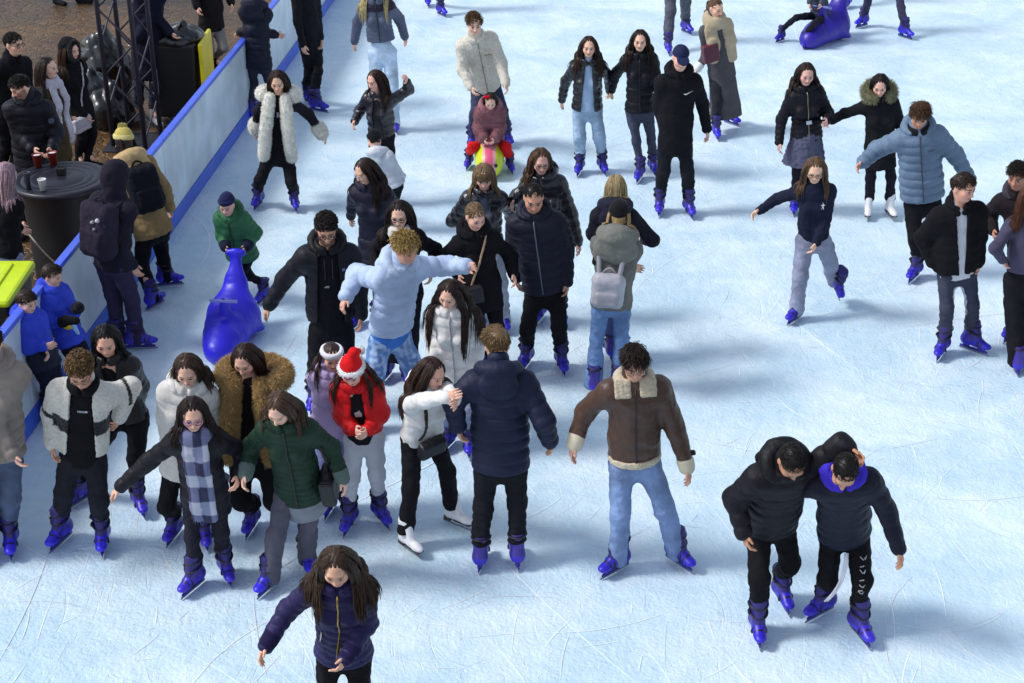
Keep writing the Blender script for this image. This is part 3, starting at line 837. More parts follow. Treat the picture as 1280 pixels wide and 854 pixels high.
# ------------------------------------------------------------------ skates (shared meshes)
class _Z: pass
def make_skates():
    z = _Z(); z.base = A(0, 0, 0)
    def sub(f, mat, col, nm, h=.0065, wr=0, paint=None):
        V, Q = f.mesh(h); V = relax(V, Q, 1)
        c = np.broadcast_to(hexc(col), (len(V), 3)).copy()
        if paint: c = paint(V, c)
        return new_mesh(nm, V, Q, c, MAT[mat])
    # local frame: toe towards +y, ice at z=0
    b = Fld()
    b.cone((0, -.075, .115), (0, .075, .102), .045, .040, k=.03); b.ell((0, .115, .096), (.043, .055, .030), k=.03)
    b.ell((0, -.085, .115), (.045, .05, .05), k=.03); b.cone((0, -.062, .13), (0, -.052, .262), .05, .054, k=.04, q=1.1, n=A(0, 1, 0)); b.cone((0, .03, .13), (0, -.01, .2), .042, .045, k=.04)
    b.cut(A(0, 0, .072), A(0, 0, -1))
    b.cut(A(0, -.05, .275), A(0, .25, 1)); 
    def two(V, c):
        n_ = noise(V, 50, 2.0) * .006
        m = V[:, 2] + .35 * np.abs(V[:, 0]) + n_ > .150 + .25 * np.clip(V[:, 1], -.02, .2); c[m] = hexc('#32269c')
        m2 = np.abs(V[:, 1] - .082 - .3 * (V[:, 2] - .1)) < .006; c[m2] = hexc('#191436'); return c
    shell = sub(b, 'plastic', '#2f22d0', 'skate_shell', paint=two)
    t = Fld(); t.cone((0, -.05, .20), (0, -.038, .30), .054, .060, k=.03, q=1.15, n=A(0, 1, 0)); t.cone((0, .035, .15), (0, -.005, .26), .034, .04, k=.03); t.cut(A(0, -.03, .315), A(0, -.2, 1))
    liner = sub(t, 'matte', '#2a1f6c', 'boot_cuff')
    def strap(zc, yc, r1, tilt):
        f = Fld(); f.tube([A(r1 * 1.02 * math.sin(a), yc + r1 * 1.25 * math.cos(a), zc + tilt * math.cos(a)) for a in np.linspace(0, 2 * math.pi, 19)], .0085, k=.004)
        f.box(A(r1 + .008, yc + .01, zc), A(.008, .022, .011), rd=.004, k=.004)
        return sub(f, 'matte', '#17141f', 'strap', h=.0055)
    s1, s2, s3 = strap(.275, -.04, .062, -.012), strap(.215, -.025, .060, -.02), None
    f = Fld(); f.tube([A(.05 * math.sin(a), .055, .105 + .047 * math.cos(a)) for a in np.linspace(-1.9, 1.9, 13)], .008, k=.004); s3 = sub(f, 'matte', '#17141f', 'strap', h=.0055)
    hd = Fld(); hd.box((0, .075, .055), (.016, .035, .024), rd=.006); hd.box((0, -.075, .055), (.017, .03, .024), rd=.006); hd.box((0, 0, .036), (.008, .14, .012), rd=.004, k=.012)
    hold = sub(hd, 'plastic', '#231a86', 'blade_holder')
    bl = Fld(); bl.cone((0, -.135, .016), (0, .15, .016), .016, .016, k=0, q=.2, n=A(1, 0, 0)); bl.cut((0, 0, .001), A(0, 0, -1))
    blade = sub(bl, 'metal', '#8a8d98', 'blade', h=.0055)
    for nm_, kk_ in (('blue_b', A(1.25, 1.15, .78)), ('blue_c', A(.8, .8, .72))):
        me2 = shell.copy(); me2.name = 'skate_shell'; ca = me2.color_attributes['col']; cc_ = np.zeros(len(me2.vertices) * 4, np.float32); ca.data.foreach_get('color', cc_); cc_ = cc_.reshape(-1, 4); cc_[:, :3] *= kk_; ca.data.foreach_set('color', cc_.ravel())
        SKATES[nm_] = dict(boot=me2, subs=[('boot_cuff', liner), ('strap', s1), ('strap', s2), ('strap', s3), ('blade_holder', hold), ('blade', blade)])
    SKATES['blue'] = dict(boot=shell, subs=[('boot_cuff', liner), ('strap', s1), ('strap', s2), ('strap', s3), ('blade_holder', hold), ('blade', blade)])
    b = Fld()
    b.cone((0, -.07, .115), (0, .085, .10), .04, .036, k=.03); b.ell((0, .12, .096), (.036, .05, .028), k=.03); b.cone((0, -.06, .12), (0, -.05, .29), .045, .055, k=.03)
    b.cone((0, .03, .12), (0, -.02, .28), .032, .036, k=.03); b.cut(A(0, 0, .078), A(0, 0, -1)); b.cut(A(0, 0, .30), A(0, 0, 1))
    wb = sub(b, 'leather', '#e6e4e6', 'figure_boot')
    f = Fld(); f.box((0, .07, .07), (.036, .085, .008), rd=.005); f.box((0, -.085, .06), (.03, .035, .02), rd=.006)
    sole = sub(f, 'matte', '#3a2c28', 'sole')
    f = Fld(); 
    for i in range(5): f.cone((-.022, .05 - i * .017, .15 + i * .03), (.022, .05 - i * .017, .15 + i * .03), .005, k=0)
    lace = sub(f, 'knit', '#bdbcc4', 'laces', h=.005)
    SKATES['white'] = dict(boot=wb, subs=[('sole', sole), ('laces', lace), ('blade', blade)])
make_skates()
# ------------------------------------------------------------------ setting
def poly_sheet(name, pts, z, mat, th=None):
    me = bpy.data.meshes.new(name); me.from_pydata([(x, y, z) for x, y in pts], [], [tuple(range(len(pts)))]); me.update(); me.materials.append(mat)
    o = link(name, me); o['kind'] = 'structure'; return o
def ice_material():
    m = bpy.data.materials.new('rink_ice'); m.use_nodes = True; t = m.node_tree; b = t.nodes['Principled BSDF']; L = t.links.new; N = t.nodes.new
    tc = N('ShaderNodeTexCoord')
    def noise_(scale, detail=6, vec=None, dist=0):
        n = N('ShaderNodeTexNoise'); n.inputs['Scale'].default_value = scale; n.inputs['Detail'].default_value = detail; n.inputs['Distortion'].default_value = dist
        L(vec or tc.outputs['Object'], n.inputs['Vector']); return n.outputs['Fac']
    def mapr(s, a, bb, c, d):
        r = N('ShaderNodeMapRange'); L(s, r.inputs[0])
        for i, v in enumerate((a, bb, c, d)): r.inputs[i + 1].default_value = v
        return r.outputs[0]
    def math_(op, a, c):
        r = N('ShaderNodeMath'); r.operation = op
        for i, v in enumerate((a, c)):
            if isinstance(v, (int, float)): r.inputs[i].default_value = v
            else: L(v, r.inputs[i])
        return r.outputs[0]
    def scratches(ang, sc, stretch, lo, dist):
        mp = N('ShaderNodeMapping'); mp.inputs['Rotation'].default_value = (0, 0, R(ang)); mp.inputs['Scale'].default_value = (1, stretch, 1)
        wv = N('ShaderNodeVectorMath'); wv.operation = 'ADD'
        nz = N('ShaderNodeTexNoise'); nz.inputs['Scale'].default_value = .55; nz.inputs['Detail'].default_value = 1; L(tc.outputs['Object'], nz.inputs['Vector'])
        vs = N('ShaderNodeVectorMath'); vs.operation = 'SCALE'; vs.inputs['Scale'].default_value = dist; L(nz.outputs['Color'], vs.inputs[0])
        L(tc.outputs['Object'], wv.inputs[0]); L(vs.outputs[0], wv.inputs[1]); L(wv.outputs[0], mp.inputs['Vector'])
        n = N('ShaderNodeTexNoise'); n.inputs['Scale'].default_value = sc; n.inputs['Detail'].default_value = 2.5; n.inputs['Roughness'].default_value = .6; L(mp.outputs[0], n.inputs['Vector'])
        return mapr(n.outputs['Fac'], lo, lo + .07, 0, 1)
    s = None
    for ang, sc, stt, lo, di in ((25, 22, .030, .66, .9), (-35, 27, .026, .66, 1.3), (72, 24, .030, .67, 1.6), (-78, 34, .024, .66, .7), (5, 40, .03, .67, 1.1), (48, 36, .024, .67, 2.2)):
        v = scratches(ang, sc, stt, lo, di); s = v if s is None else math_('MAXIMUM', s, v)
    snow = mapr(noise_(1.1, 5, dist=.6), .38, .66, 0, 1)
    fine = noise_(34, 8); mid = noise_(7, 6, dist=.4)
    mix = N('ShaderNodeMix'); mix.data_type = 'RGBA'; mix.inputs[6].default_value = (.50, .68, .80, 1); mix.inputs[7].default_value = (.78, .88, .925, 1)
    fac = math_('ADD', math_('MULTIPLY', snow, .55), math_('ADD', math_('MULTIPLY', mapr(mid, .35, .7, 0, 1), .25), math_('MULTIPLY', s, .22)))
    L(fac, mix.inputs[0])
    L(mix.outputs[2], b.inputs['Base Color'])
    L(mapr(snow, 0, 1, .34, .62), b.inputs['Roughness']); b.inputs['Specular IOR Level'].default_value = .35
    h = math_('ADD', math_('ADD', math_('MULTIPLY', fine, .75), math_('MULTIPLY', mid, 1.5)), math_('MULTIPLY', s, -.22))
    bp = N('ShaderNodeBump'); bp.inputs['Strength'].default_value = .55; bp.inputs['Distance'].default_value = .022; L(h, bp.inputs['Height']); L(bp.outputs['Normal'], b.inputs['Normal'])
    return m
def paving_material():
    m = bpy.data.materials.new('brown_paving'); m.use_nodes = True; t = m.node_tree; b = t.nodes['Principled BSDF']; L = t.links.new; N = t.nodes.new
    tc = N('ShaderNodeTexCoord')
    v = N('ShaderNodeTexVoronoi'); v.inputs['Scale'].default_value = 9; L(tc.outputs['Object'], v.inputs['Vector'])
    n = N('ShaderNodeTexNoise'); n.inputs['Scale'].default_value = .5; n.inputs['Detail'].default_value = 4; L(tc.outputs['Object'], n.inputs['Vector'])
    cr = N('ShaderNodeValToRGB'); e = cr.color_ramp.elements; e[0].color = (.040, .021, .007, 1); e[1].color = (.17, .078, .014, 1); e[0].position = .3; e[1].position = .7
    L(n.outputs['Fac'], cr.inputs[0])
    mx = N('ShaderNodeMix'); mx.data_type = 'RGBA'; mx.blend_type = 'MULTIPLY'; mx.inputs[0].default_value = .5; L(cr.outputs[0], mx.inputs[6]); sx = N('ShaderNodeSeparateColor'); L(v.outputs['Color'], sx.inputs[0]); L(sx.outputs[0], mx.inputs[7]); L(mx.outputs[2], b.inputs['Base Color'])
    b.inputs['Roughness'].default_value = .5
    v2 = N('ShaderNodeTexVoronoi'); v2.feature = 'DISTANCE_TO_EDGE'; v2.inputs['Scale'].default_value = 9; L(tc.outputs['Object'], v2.inputs['Vector'])
    mr = N('ShaderNodeMapRange'); mr.inputs[2].default_value = .12; L(v2.outputs[0], mr.inputs[0])
    bp = N('ShaderNodeBump'); bp.inputs['Strength'].default_value = .7; bp.inputs['Distance'].default_value = .02; L(mr.outputs[0], bp.inputs['Height']); L(bp.outputs['Normal'], b.inputs['Normal'])
    return m
B0, B1 = at(218, 290), at(420, 0)
bd = nrm(B1 - B0); bn = nrm(A(-bd[1], bd[0], 0)); bn = bn if bn[0] < 0 else -bn      # along the barrier, and away from the ice
near, far = B0 - bd * 9, B0 + bd * 22
poly_sheet('ground', [(-70, -30), (70, -30), (70, 90), (-70, 90)], -.03, paving_material())
o0 = bn * .03
poly_sheet('ice_rink', [tuple((near + o0)[:2]), (40, near[1]), (40, far[1] + 10), tuple((far + o0)[:2])][::1], 0, ice_material())

def thing(name, label, cat, loc, group=None):
    p = _Z(); p.seed = float(rng.uniform(0, 50)); p.base = np.asarray(loc, float); p.root = empty(name, tuple(loc)); tag(p.root, label, cat, group); return p
def boxes(p, name, items, mat, col, parent=None, bev=.006, label=None):
    parts = [(*box_mesh(c, r, B), hexc(col)) for c, r, B in items]
    V, Q, c = join(parts); o = put(p, name, V, Q, mat, c, parent, None, False)
    m = o.modifiers.new('edges', 'BEVEL'); m.width = bev; m.segments = 2
    if label: o['label'] = label
    return o
# ---- cuts and shavings the blades left in the ice
def skate_marks():
    V = []; Q = []; C = []
    rr = np.random.default_rng(11)
    for _ in range(2000):
        y = rr.uniform(6.5, 26); x = rr.uniform(-.36, .36) * (y + 2); 
        q = A(x, y, 0)
        if (q - B0) @ bn > -.25: continue
        a = rr.uniform(0, 2 * math.pi); cv = rr.normal() * .6; L = rr.uniform(.6, 2.2) if rr.random() < .12 else rr.uniform(.06, .55); n = 9; wd = rr.uniform(.0012, .0040); zz = .002 + rr.random() * .004; c = rr.choice([.97, .9, .78, .7], p=[.5, .3, .14, .06])
        st = len(V)
        for i in range(n):
            t_ = i / (n - 1); aa = a + cv * L * t_; w_ = wd * math.sin(math.pi * min(max(t_, .04), .96)) ** .5
            V.append(q + A(-math.sin(aa), math.cos(aa), 0) * w_ + A(0, 0, zz)); V.append(q - A(-math.sin(aa), math.cos(aa), 0) * w_ + A(0, 0, zz)); C += [hexc('#ffffff') * c * A(.94, .98, 1)] * 2
            q = q + A(math.cos(aa), math.sin(aa), 0) * L / (n - 1)
            if i: Q.append((st + 2 * i - 2, st + 2 * i - 1, st + 2 * i + 1, st + 2 * i))
    o = link('skate_cuts', new_mesh('skate_cuts', np.array(V), np.array(Q), np.array(C), MAT['matte'])); o['kind'] = 'stuff'
skate_marks()
# ---- the barrier round the ice
p = thing('rink_barrier', 'long white rink barrier with blue top rail and blue kick strip along the ice', 'barrier', tuple(B0))
Bb = np.array([bd, bn, A(0, 0, 1)]); BH = 1.02
Lp = 2.0
NB = -int(math.ceil(np.linalg.norm(at(-30, 645) - B0) / Lp))
for i in range(NB, 9):
    c = B0 + bd * (Lp * (i + .5)) + bn * .05
    boxes(p, 'panel', [(c + A(0, 0, .164 + (BH - .22) / 2), A(Lp / 2 - .004, .022, (BH - .22) / 2), Bb)], 'board', '#cdd8e0')
boxes(p, 'top_rail', [(B0 + bd * (Lp * (i + .5)) + bn * .05 + A(0, 0, BH - .034), A(Lp / 2 - .001, .036, .022), Bb) for i in range(NB, 9)], 'plastic', '#4a66dc')
boxes(p, 'kick_strip', [(B0 + bd * (Lp * (i + .5)) + bn * .045 + A(0, 0, .082), A(Lp / 2 - .001, .03, .08), Bb) for i in range(NB, 9)], 'plastic', '#3f63d2')
boxes(p, 'posts', [(B0 + bd * (Lp * i) + bn * .11 + A(0, 0, BH / 2 - .06), A(.03, .03, BH / 2 - .0), Bb) for i in range(NB, 10)], 'paint', '#30343c')

# ---- lattice tower
def truss():
    G = at(182, 188, -.03); p = thing('truss_tower', 'black square lattice truss tower standing between the garbage bags and the bin', 'truss tower', tuple(G))
    w = .42; pts = [G, G + A(-w * .95, w * .25, 0), G + A(-w * .7, w * 1.2, 0), G + A(w * .25, w * .95, 0)]
    Ht = 4.5
    for q in pts:
        V, Q, T = tube_mesh([q + A(0, 0, .02), q + A(0, 0, Ht)], .028, 10); put(p, 'chord', V, Q, 'paint', hexc('#2b2a38'), None, T)
    parts = []
    for a in range(4):
        q0, q1 = pts[a], pts[(a + 1) % 4]; n = 11
        for i in range(n):
            z0, z1 = .1 + (Ht - .2) * i / n, .1 + (Ht - .2) * (i + 1) / n
            s0, s1 = (q0, q1) if i % 2 else (q1, q0)
            v, q, _ = tube_mesh([s0 + A(0, 0, z0), s1 + A(0, 0, z1)], .012, 6); parts.append((v, q, hexc('#2b2a38')))
    V, Q, c = join(parts); put(p, 'bracing', V, Q, 'paint', c)
    cc = sum(pts) / 4; boxes(p, 'base_plate', [(cc + A(0, 0, .01), A(.34, .34, .012), None)], 'paint', '#26262e')
truss()
# ---- garbage bags
def bag(px, py, r, h, label):
    G = at(px, py, -.03); p = _Z(); p.seed = float(rng.uniform(0, 50)); p.base = G; f = Fld()
    f.ell(G + A(0, 0, h * .45), A(r, r * .9, h * .5)); f.cone(G + A(.05, 0, h * .8), G + A(.08, 0, h), .07, .05, k=.1); f.ell(G + A(r * .4, .05, h * .3), A(r * .7, r * .7, h * .33), k=.1)
    f.cut(G + A(0, 0, .005), A(0, 0, -1))
    V, Q = f.mesh(.016); N = vnormals(V, Q); V = V + N * (.035 * np.abs(noise(V, 13, p.seed)) + .012 * noise(V, 34, p.seed))[:, None]
    me = new_mesh('garbage_bag', V - G, Q, hexc('#0a0a0e'), MAT['bagfilm']); o = link('garbage_bag', me, None, G); tag(o, label, 'garbage bag', 'black garbage bags by the truss tower')
bag(112, 150, .36, .62, 'low black garbage bag bulging next to the woman in the black hood')
bag(132, 118, .33, .85, 'tall shiny black garbage bag leaning on the far left leg of the truss tower')
bag(138, 158, .27, .5, 'small black garbage bag in front, lowest beside the truss tower')
# ---- wheelie bins
def bin_(name, px, py, w, d, h, lidc, label, yaw, open_=False, lid_h=.06):
    G = at(px, py, -.03); p = thing(name, label, 'wheelie bin', tuple(G), None); B = np.array([A(math.cos(yaw), math.sin(yaw), 0), A(-math.sin(yaw), math.cos(yaw), 0), A(0, 0, 1)])
    V, Q = box_mesh(A(0, 0, 0), A(1, 1, 1)); z = (V[:, 2] + 1) / 2; V[:, 0] *= w / 2 * (.82 + .18 * z); V[:, 1] *= d / 2 * (.8 + .2 * z); V[:, 2] = .08 + z * (h - .08)
    o = put(p, 'body', V @ B + G, Q, 'matte', hexc('#101014'), None, None, False); m = o.modifiers.new('e', 'BEVEL'); m.width = .03; m.segments = 3
    lb_ = A(0, 0, h + .03)
    if not open_:
        o = boxes(p, 'lid', [(G + lb_, A(w / 2 + .03, d / 2 + .04, .035), B)], 'plastic', lidc, None, .03)
        boxes(p, 'lid_rib', [(G + (lb_ + A(x, 0, .04)) @ B, A(.03, d / 2 - .06, .012), B) for x in (-w * .25, w * .25)], 'plastic', lidc, o, .008)
    else:
        o = boxes(p, 'lid', [(G + A(w / 2 + .06, 0.05, h - .36) @ B, A(.025, d / 2 + .02, .37), B)], 'plastic', lidc, None, .03)
    for x in (-1, 1):
        P = [A(x * w * .38 - .03, d / 2, .1) @ B + G, A(x * w * .38 + .03, d / 2, .1) @ B + G]
        V, Q, T = tube_mesh(P, .1, 16); put(p, 'wheel', V, Q, 'matte', hexc('#0c0c0e'), None, T)
    P = [A(-w * .4, d / 2 + .07, h + .01) @ B + G, A(w * .4, d / 2 + .07, h + .01) @ B + G]; V, Q, T = tube_mesh(P, .018, 8); put(p, 'handle', V, Q, 'matte', hexc('#101014'), None, T)
    return p, G, B
bin_('wheelie_bin', 0, 496, .62, .72, 1.02, '#c6dc12', 'black wheelie bin with closed lime yellow lid beside the boys in blue jackets', 0)
pb, Gb, Bbn = bin_('wheelie_bin', 226, 146, .62, .66, 1.0, '#e6d400', 'black wheelie bin with its yellow lid hanging open by the barrier', 0, True)
boxes(pb, 'sticker', [(Gb + A(-.2, -.345, .56), A(.04, .004, .16), None)], 'paint', '#b9b9c2')
boxes(pb, 'sticker_mark', [(Gb + A(-.2 + dx, -.350, .56 + dz), A(a, .002, b_), None) for dx, dz, a, b_ in ((-.012, .03, .012, .03), (.014, .0, .014, .022), (-.01, -.05, .018, .016), (.016, -.07, .01, .03))], 'paint', '#15151a', None, .001)
fb_ = Fld(); fb_.ell(Gb + A(.02, 0, 1.02), A(.34, .33, .13)); fb_.cone(Gb + A(.1, -.05, 1.1), Gb + A(.16, -.1, 1.2), .08, .05, k=.08)
Vb, Qb = fb_.mesh(.016); Nb = vnormals(Vb, Qb); Vb = Vb + Nb * (.03 * np.abs(noise(Vb, 15, 4)))[:, None]
tag(link('garbage_bag', new_mesh('garbage_bag', Vb - Gb, Qb, hexc('#0a0a0e'), MAT['bagfilm']), None, Gb), 'black garbage bag lining and spilling over the open wheelie bin', 'garbage bag')
# ---- cocktail table
def lathe(prof, c, n=40):
    V = []; Q = []
    for r, z in prof:
        for a in range(n): V.append(c + A(r * math.cos(2 * math.pi * a / n), r * math.sin(2 * math.pi * a / n), z))
    for i in range(len(prof) - 1):
        for a in range(n):
            b_ = (a + 1) % n; Q.append((i * n + a, i * n + b_, (i + 1) * n + b_, (i + 1) * n + a))
    return np.array(V), np.array(Q)
TZ = 1.05
TC = at(76, 222, TZ); TG = A(TC[0], TC[1], -.03)
p = thing('standing_table', 'round black standing table with ringed top holding the paper cups', 'table', tuple(TG))
V, Q = lathe([(.02, 0), (.33, .0), (.35, .03), (.36, .5), (.38, TZ - .06), (.40, TZ - .03)], TG, 48); put(p, 'base', V, Q, 'matte', hexc('#0d0d12'))
prof = [(.40, TZ - .03), (.455, TZ - .02), (.462, TZ), (.455, TZ + .022), (.44, TZ + .030)]
for r in (.37, .30, .22): prof += [(r + .012, TZ + .030), (r, TZ + .022), (r - .012, TZ + .030)]
prof += [(.001, TZ + .030)]
V, Q = lathe(prof, TG, 64); put(p, 'tabletop', V, Q, 'plastic', hexc('#1b1b26'))
TT = TZ + .001
def cup(px, py, label, r, h, col, rim=None, name='paper_cup', cat='cup', mat='matte', n=24):
    G = at(px, py, TT); p = thing(name, label, cat, tuple(G), 'cups on the standing table')
    V, Q = lathe([(.001, .002), (r * .72, .002), (r * .98, h - .006), (r * 1.05, h - .003), (r * 1.05, h), (r * .95, h), (r * .9, h - .012)], G, n); put(p, 'wall', V, Q, mat, hexc(col))
    V, Q = lathe([(r * .9, h - .012), (r * .5, h - .008), (.001, h - .007)], G, n); put(p, 'drink', V, Q, 'matte', hexc(rim or '#5a4632'))
cup(48, 209, 'red paper cup with white foam, nearer to the table edge on the left', .045, .13, '#6e1512', '#d8d2cc')
cup(67, 206, 'red paper cup with white foam, held nearest the bearded man', .045, .13, '#7e1a14', '#d8d2cc')
cup(54, 238, 'plain white paper cup standing alone at the front of the table', .038, .11, '#d9dadb', '#c9c6c2')
cup(36, 236, 'clear tall glass beside the white paper cup', .03, .16, '#41454f', '#2b2b33', 'drinking_glass', 'glass', 'plastic')
G = at(77, 218, TT); p = thing('ashtray', 'small square black ashtray in the middle of the table', 'ashtray', tuple(G)); boxes(p, 'box', [(G + A(0, 0, .032), A(.04, .04, .03), None)], 'matte', '#08080a'); boxes(p, 'rim', [(G + A(x, y, .066), A(.042 if y else .006, .006 if y else .030, .004), None) for x, y in ((0, .038), (0, -.038), (.038, 0), (-.038, 0))], 'matte', '#101014', None, .002)
# ---- cord from the onlooker to the barrier
a_, b__ = at(34, 290, .75), at(88, 342, .75)
cp = [a_ + (b__ - a_) * t + A(0, 0, -.05 * math.sin(math.pi * t)) for t in np.linspace(0, 1, 10)]
V, Q, T = tube_mesh(cp, .009, 6); o = link('cord', new_mesh('cord', V - a_, Q, hexc('#8a7f74'), MAT['knit'], True, T), None, a_); tag(o, 'thin beige cord stretched from the pink haired onlooker to the barrier', 'cord')

# ---- light
w = bpy.data.worlds.new('World'); SC.world = w; w.use_nodes = True
SUN_EL, SUN_DIR = R(48), nrm(A(-1, -.12, 0))      # towards the light
sk_ = w.node_tree.nodes.new('ShaderNodeTexSky'); sk_.sky_type = 'NISHITA'; sk_.sun_disc = False; sk_.sun_elevation = SUN_EL; sk_.sun_rotation = math.atan2(SUN_DIR[0], SUN_DIR[1])
hs_ = w.node_tree.nodes.new('ShaderNodeHueSaturation'); hs_.inputs['Saturation'].default_value = .62; w.node_tree.links.new(sk_.outputs[0], hs_.inputs['Color']); w.node_tree.links.new(hs_.outputs[0], w.node_tree.nodes['Background'].inputs['Color']); w.node_tree.nodes['Background'].inputs['Strength'].default_value = .15
sd = bpy.data.lights.new('floodlight', 'SUN'); sd.energy = 2.15; sd.angle = R(13); sd.color = (1, .985, .96)
so = bpy.data.objects.new('floodlight', sd); COL.objects.link(so)
dv = Vector((SUN_DIR[0] * math.cos(SUN_EL), SUN_DIR[1] * math.cos(SUN_EL), math.sin(SUN_EL))); so.rotation_euler = dv.to_track_quat('Z', 'Y').to_euler(); so.location = (-20, 20, 20)
SC.view_settings.view_transform = 'Standard'; SC.view_settings.look = 'None'; SC.view_settings.exposure = 0.37
SC.cycles.use_denoising = True
try: SC.cycles.denoiser = 'OPENIMAGEDENOISE'
except Exception: pass
SC.cycles.max_bounces = 6
BLK = '#15151b'; NAVY = '#1b2036'; DK = dict(col='#16161b'); JEAN = '#8fa6c4'; HB = '#2c1b12'; HD = '#17100d'; HM = '#4a3222'; HL = '#8d7450'
def PT(**k): return k
# ---------------------------------------------------------------- back rows
p1 = person('long haired young woman in a dark coat edged all round with thick white fur', (347, 101), (349, 190), ((323, 259), (369, 262)), ((318, 167), (407, 173)), hpitch=26,
    jacket=dict(kind='cloth', col='#1d1a24', hem=.14, hw=1.15, open=(.05, .10), sp=None, collar=False, puff=.012), shirt='#131318', pants=DK)
def fur_edge(p, col, pts, r, n=5000, ln=.022, name='fur_trim', back=False, parent=None):
    k = Fld(); k.tube(pts, r, k=.02); p.solid.p += k.p; return mk(p, name, k, 'fur', hexc(col), parent=parent or p.jacket, h=.011, wr=.006, wf=26, fur=(n, ln, .0024))
for sg in (-1, 1):
    fur_edge(p1, '#fbf7ec', [surf(p1, sg * (.075 + .055 * t), .02 - t * .66, p1.jk, -.0) if False else p1.S + p1.lb * sg * (.085 + .06 * t) + p1.u * (.02 - .64 * t) + p1.fb * (.10 + .05 * math.sin(t * 3)) for t in np.linspace(0, 1, 12)], .05)
fur_edge(p1, '#fbf7ec', [p1.S + p1.u * .05 + p1.lb * math.sin(a) * .17 - p1.fb * math.cos(a) * .12 + p1.u * -.02 for a in np.linspace(-1.9, 1.9, 13)], .06)
for i in (0, 1): fur_edge(p1, '#fbf7ec', [p1.wr[i] - p1.hdir[i] * .07, p1.wr[i] - p1.hdir[i] * .005], .068, 2200)
HAIR(p1, '#2a1a14', length=.44, front=.7)
patch(p1, 'print_mark', [[(-.2, -.5), (.2, -.5), (.2, .5), (-.2, .5)]], (.0, -.16), .05, 'paint', hexc('#a9a9b0'), p1.shirt, p1.shf)

p2 = person('black tracksuit skater by the barrier with a yellow triangle on the sleeve', (383, -38), (388, 52), ((387, 130), (398, 140)), ((381, 70), (402, 60)), yaw=50, H=1.76, sex='m', hd=-.02,
    jacket=dict(kind='cloth', col='#17171d', sp=None, hem=.08, wr=.007), pants=dict(col='#15151a', bunch=1), hair=PT(style='short', col=HD, length=.03))
q = p2.sh[0] + (p2.el[0] - p2.sh[0]) * .45
for tri, cc in ((.05, '#d9c21c'), (.027, '#17171d')):
    V = [spot(p2.jk, q + A(0, -.4, .2) + A(x * tri, 0, z * tri), nrm(A(0, -.4, -.2)), .006 if tri > .04 else .009) for x, z in ((-.6, .5), (.6, .5), (0, -.6))]
    put(p2, 'sleeve_mark', np.array(V + [V[2]]), np.array([(0, 1, 2, 3)])[:, :4] if False else np.zeros((0, 4), int), 'paint', hexc(cc), p2.jacket, np.array([(0, 1, 2)])) if True else None

def yoke3(p, V, c): c[(V - p.S) @ p.u > -.075] = hexc('#282236'); return c
p3 = person('woman in a grey quilted cropped jacket and pale jeans, cut off by the top edge', (468, -16), (478, 64), ((472, 162), (494, 165)), ((442, 58), (508, 52)), H=1.72,
    jacket=dict(kind='puffer', paint=yoke3, col='#565d72', hem=-.11, sp=.045, puff=.022, amp=.006, zip='#23232c'), pants=dict(col='#b7cbe0', kind='denim', w=1.2, an=1.25, hem='wide'), hair=PT(col='#b9a878', length=.5, front=.5))

p4 = person('girl in a black puffer with one hand raised, behind the crouching child', (469, 100), (477, 167), ((472, 255), (492, 258)), ((441, 157), (508, 99)), yaw=-18, H=1.55, hyaw=-40, handd=(-.1, -.12), elbow=(None, (511, 112, .02)),
    jacket=dict(kind='shiny', col='#1a1520', hem=.03, open=(.03, .07), sp=.07, puff=.018), shirt='#2a2a2e', pants=DK, hair=PT(col=HB, length=.38, front=.5))
p5 = person('small child in a pale grey puffer and black beanie bending forward, seen from behind', (468, 176), (490, 228), ((470, 287), (490, 290)), ((455, 215), (505, 222)), yaw=150, H=1.22, kid=True, hd=-.02, hipd=-.06, hpitch=25, hyaw=-160,
    jacket=dict(kind='puffer', col='#b9bec6', hem=.08, puff=.02, hood='#c9cdd4'), pants=DK, hair=PT(style='short', col=HD, length=.02), hat=dict(kind='beanie', col='#101014'))
p6 = person('woman with clear glasses in a long dark coat looking down to the left', (456, 213), (470, 302), ((447, 408), (472, 412)), ((438, 276), (500, 292)), yaw=-15, hyaw=-45, hpitch=26, H=1.68, glasses='#b9b4b8',
    jacket=dict(kind='puffer', col='#1d1c2e', hem=.30, sp=.09, puff=.012, hood='#1d1c2e', hoodv=1.1), pants=dict(col='#1f2438', kind='denim'), hair=PT(col='#2b1d18', length=.40, front=.7))
p7 = person('dark haired woman with glasses, white turtleneck and an ankle length black coat', (499, 267), (505, 362), ((483, 474), (508, 478)), ((470, 345), (538, 350)), yaw=-5, hpitch=20, H=1.72, glasses='#2b2226', handd=(-.05, -.05),
    jacket=dict(kind='cloth', col='#15151d', hem=.62, hw=1.25, sp=None, puff=.012), pants=DK, hair=PT(col='#1e1310', length=.46, front=.4), scarf=dict(col='#d8d5d2', thick=.026))

p18 = person('man in a cream fleece jacket leaning on the ride on aid behind a child', (593, 30), (607, 106), ((590, 187), (634, 182)), ((592, 116), (634, 112)), yaw=8, H=1.82, sex='m', hd=-.30, hipd=.12, hpitch=12, handd=(-.42, -.42),
    jacket=dict(kind='fur', col='#d6cfc0', hem=.06, sp=None, puff=.016, wr=.006, zip='#8d8577', fur=(2600, .007, .004), ch=.02), pants=dict(col='#27304c', kind='denim'), hair=PT(style='quiff', col='#5c452d', length=.05))
strip(p18, 'pocket_edge', [(x, -.17) for x in np.linspace(.05, .14, 6)], .005, 'knit', hexc('#a59c8b'), p18.jacket)

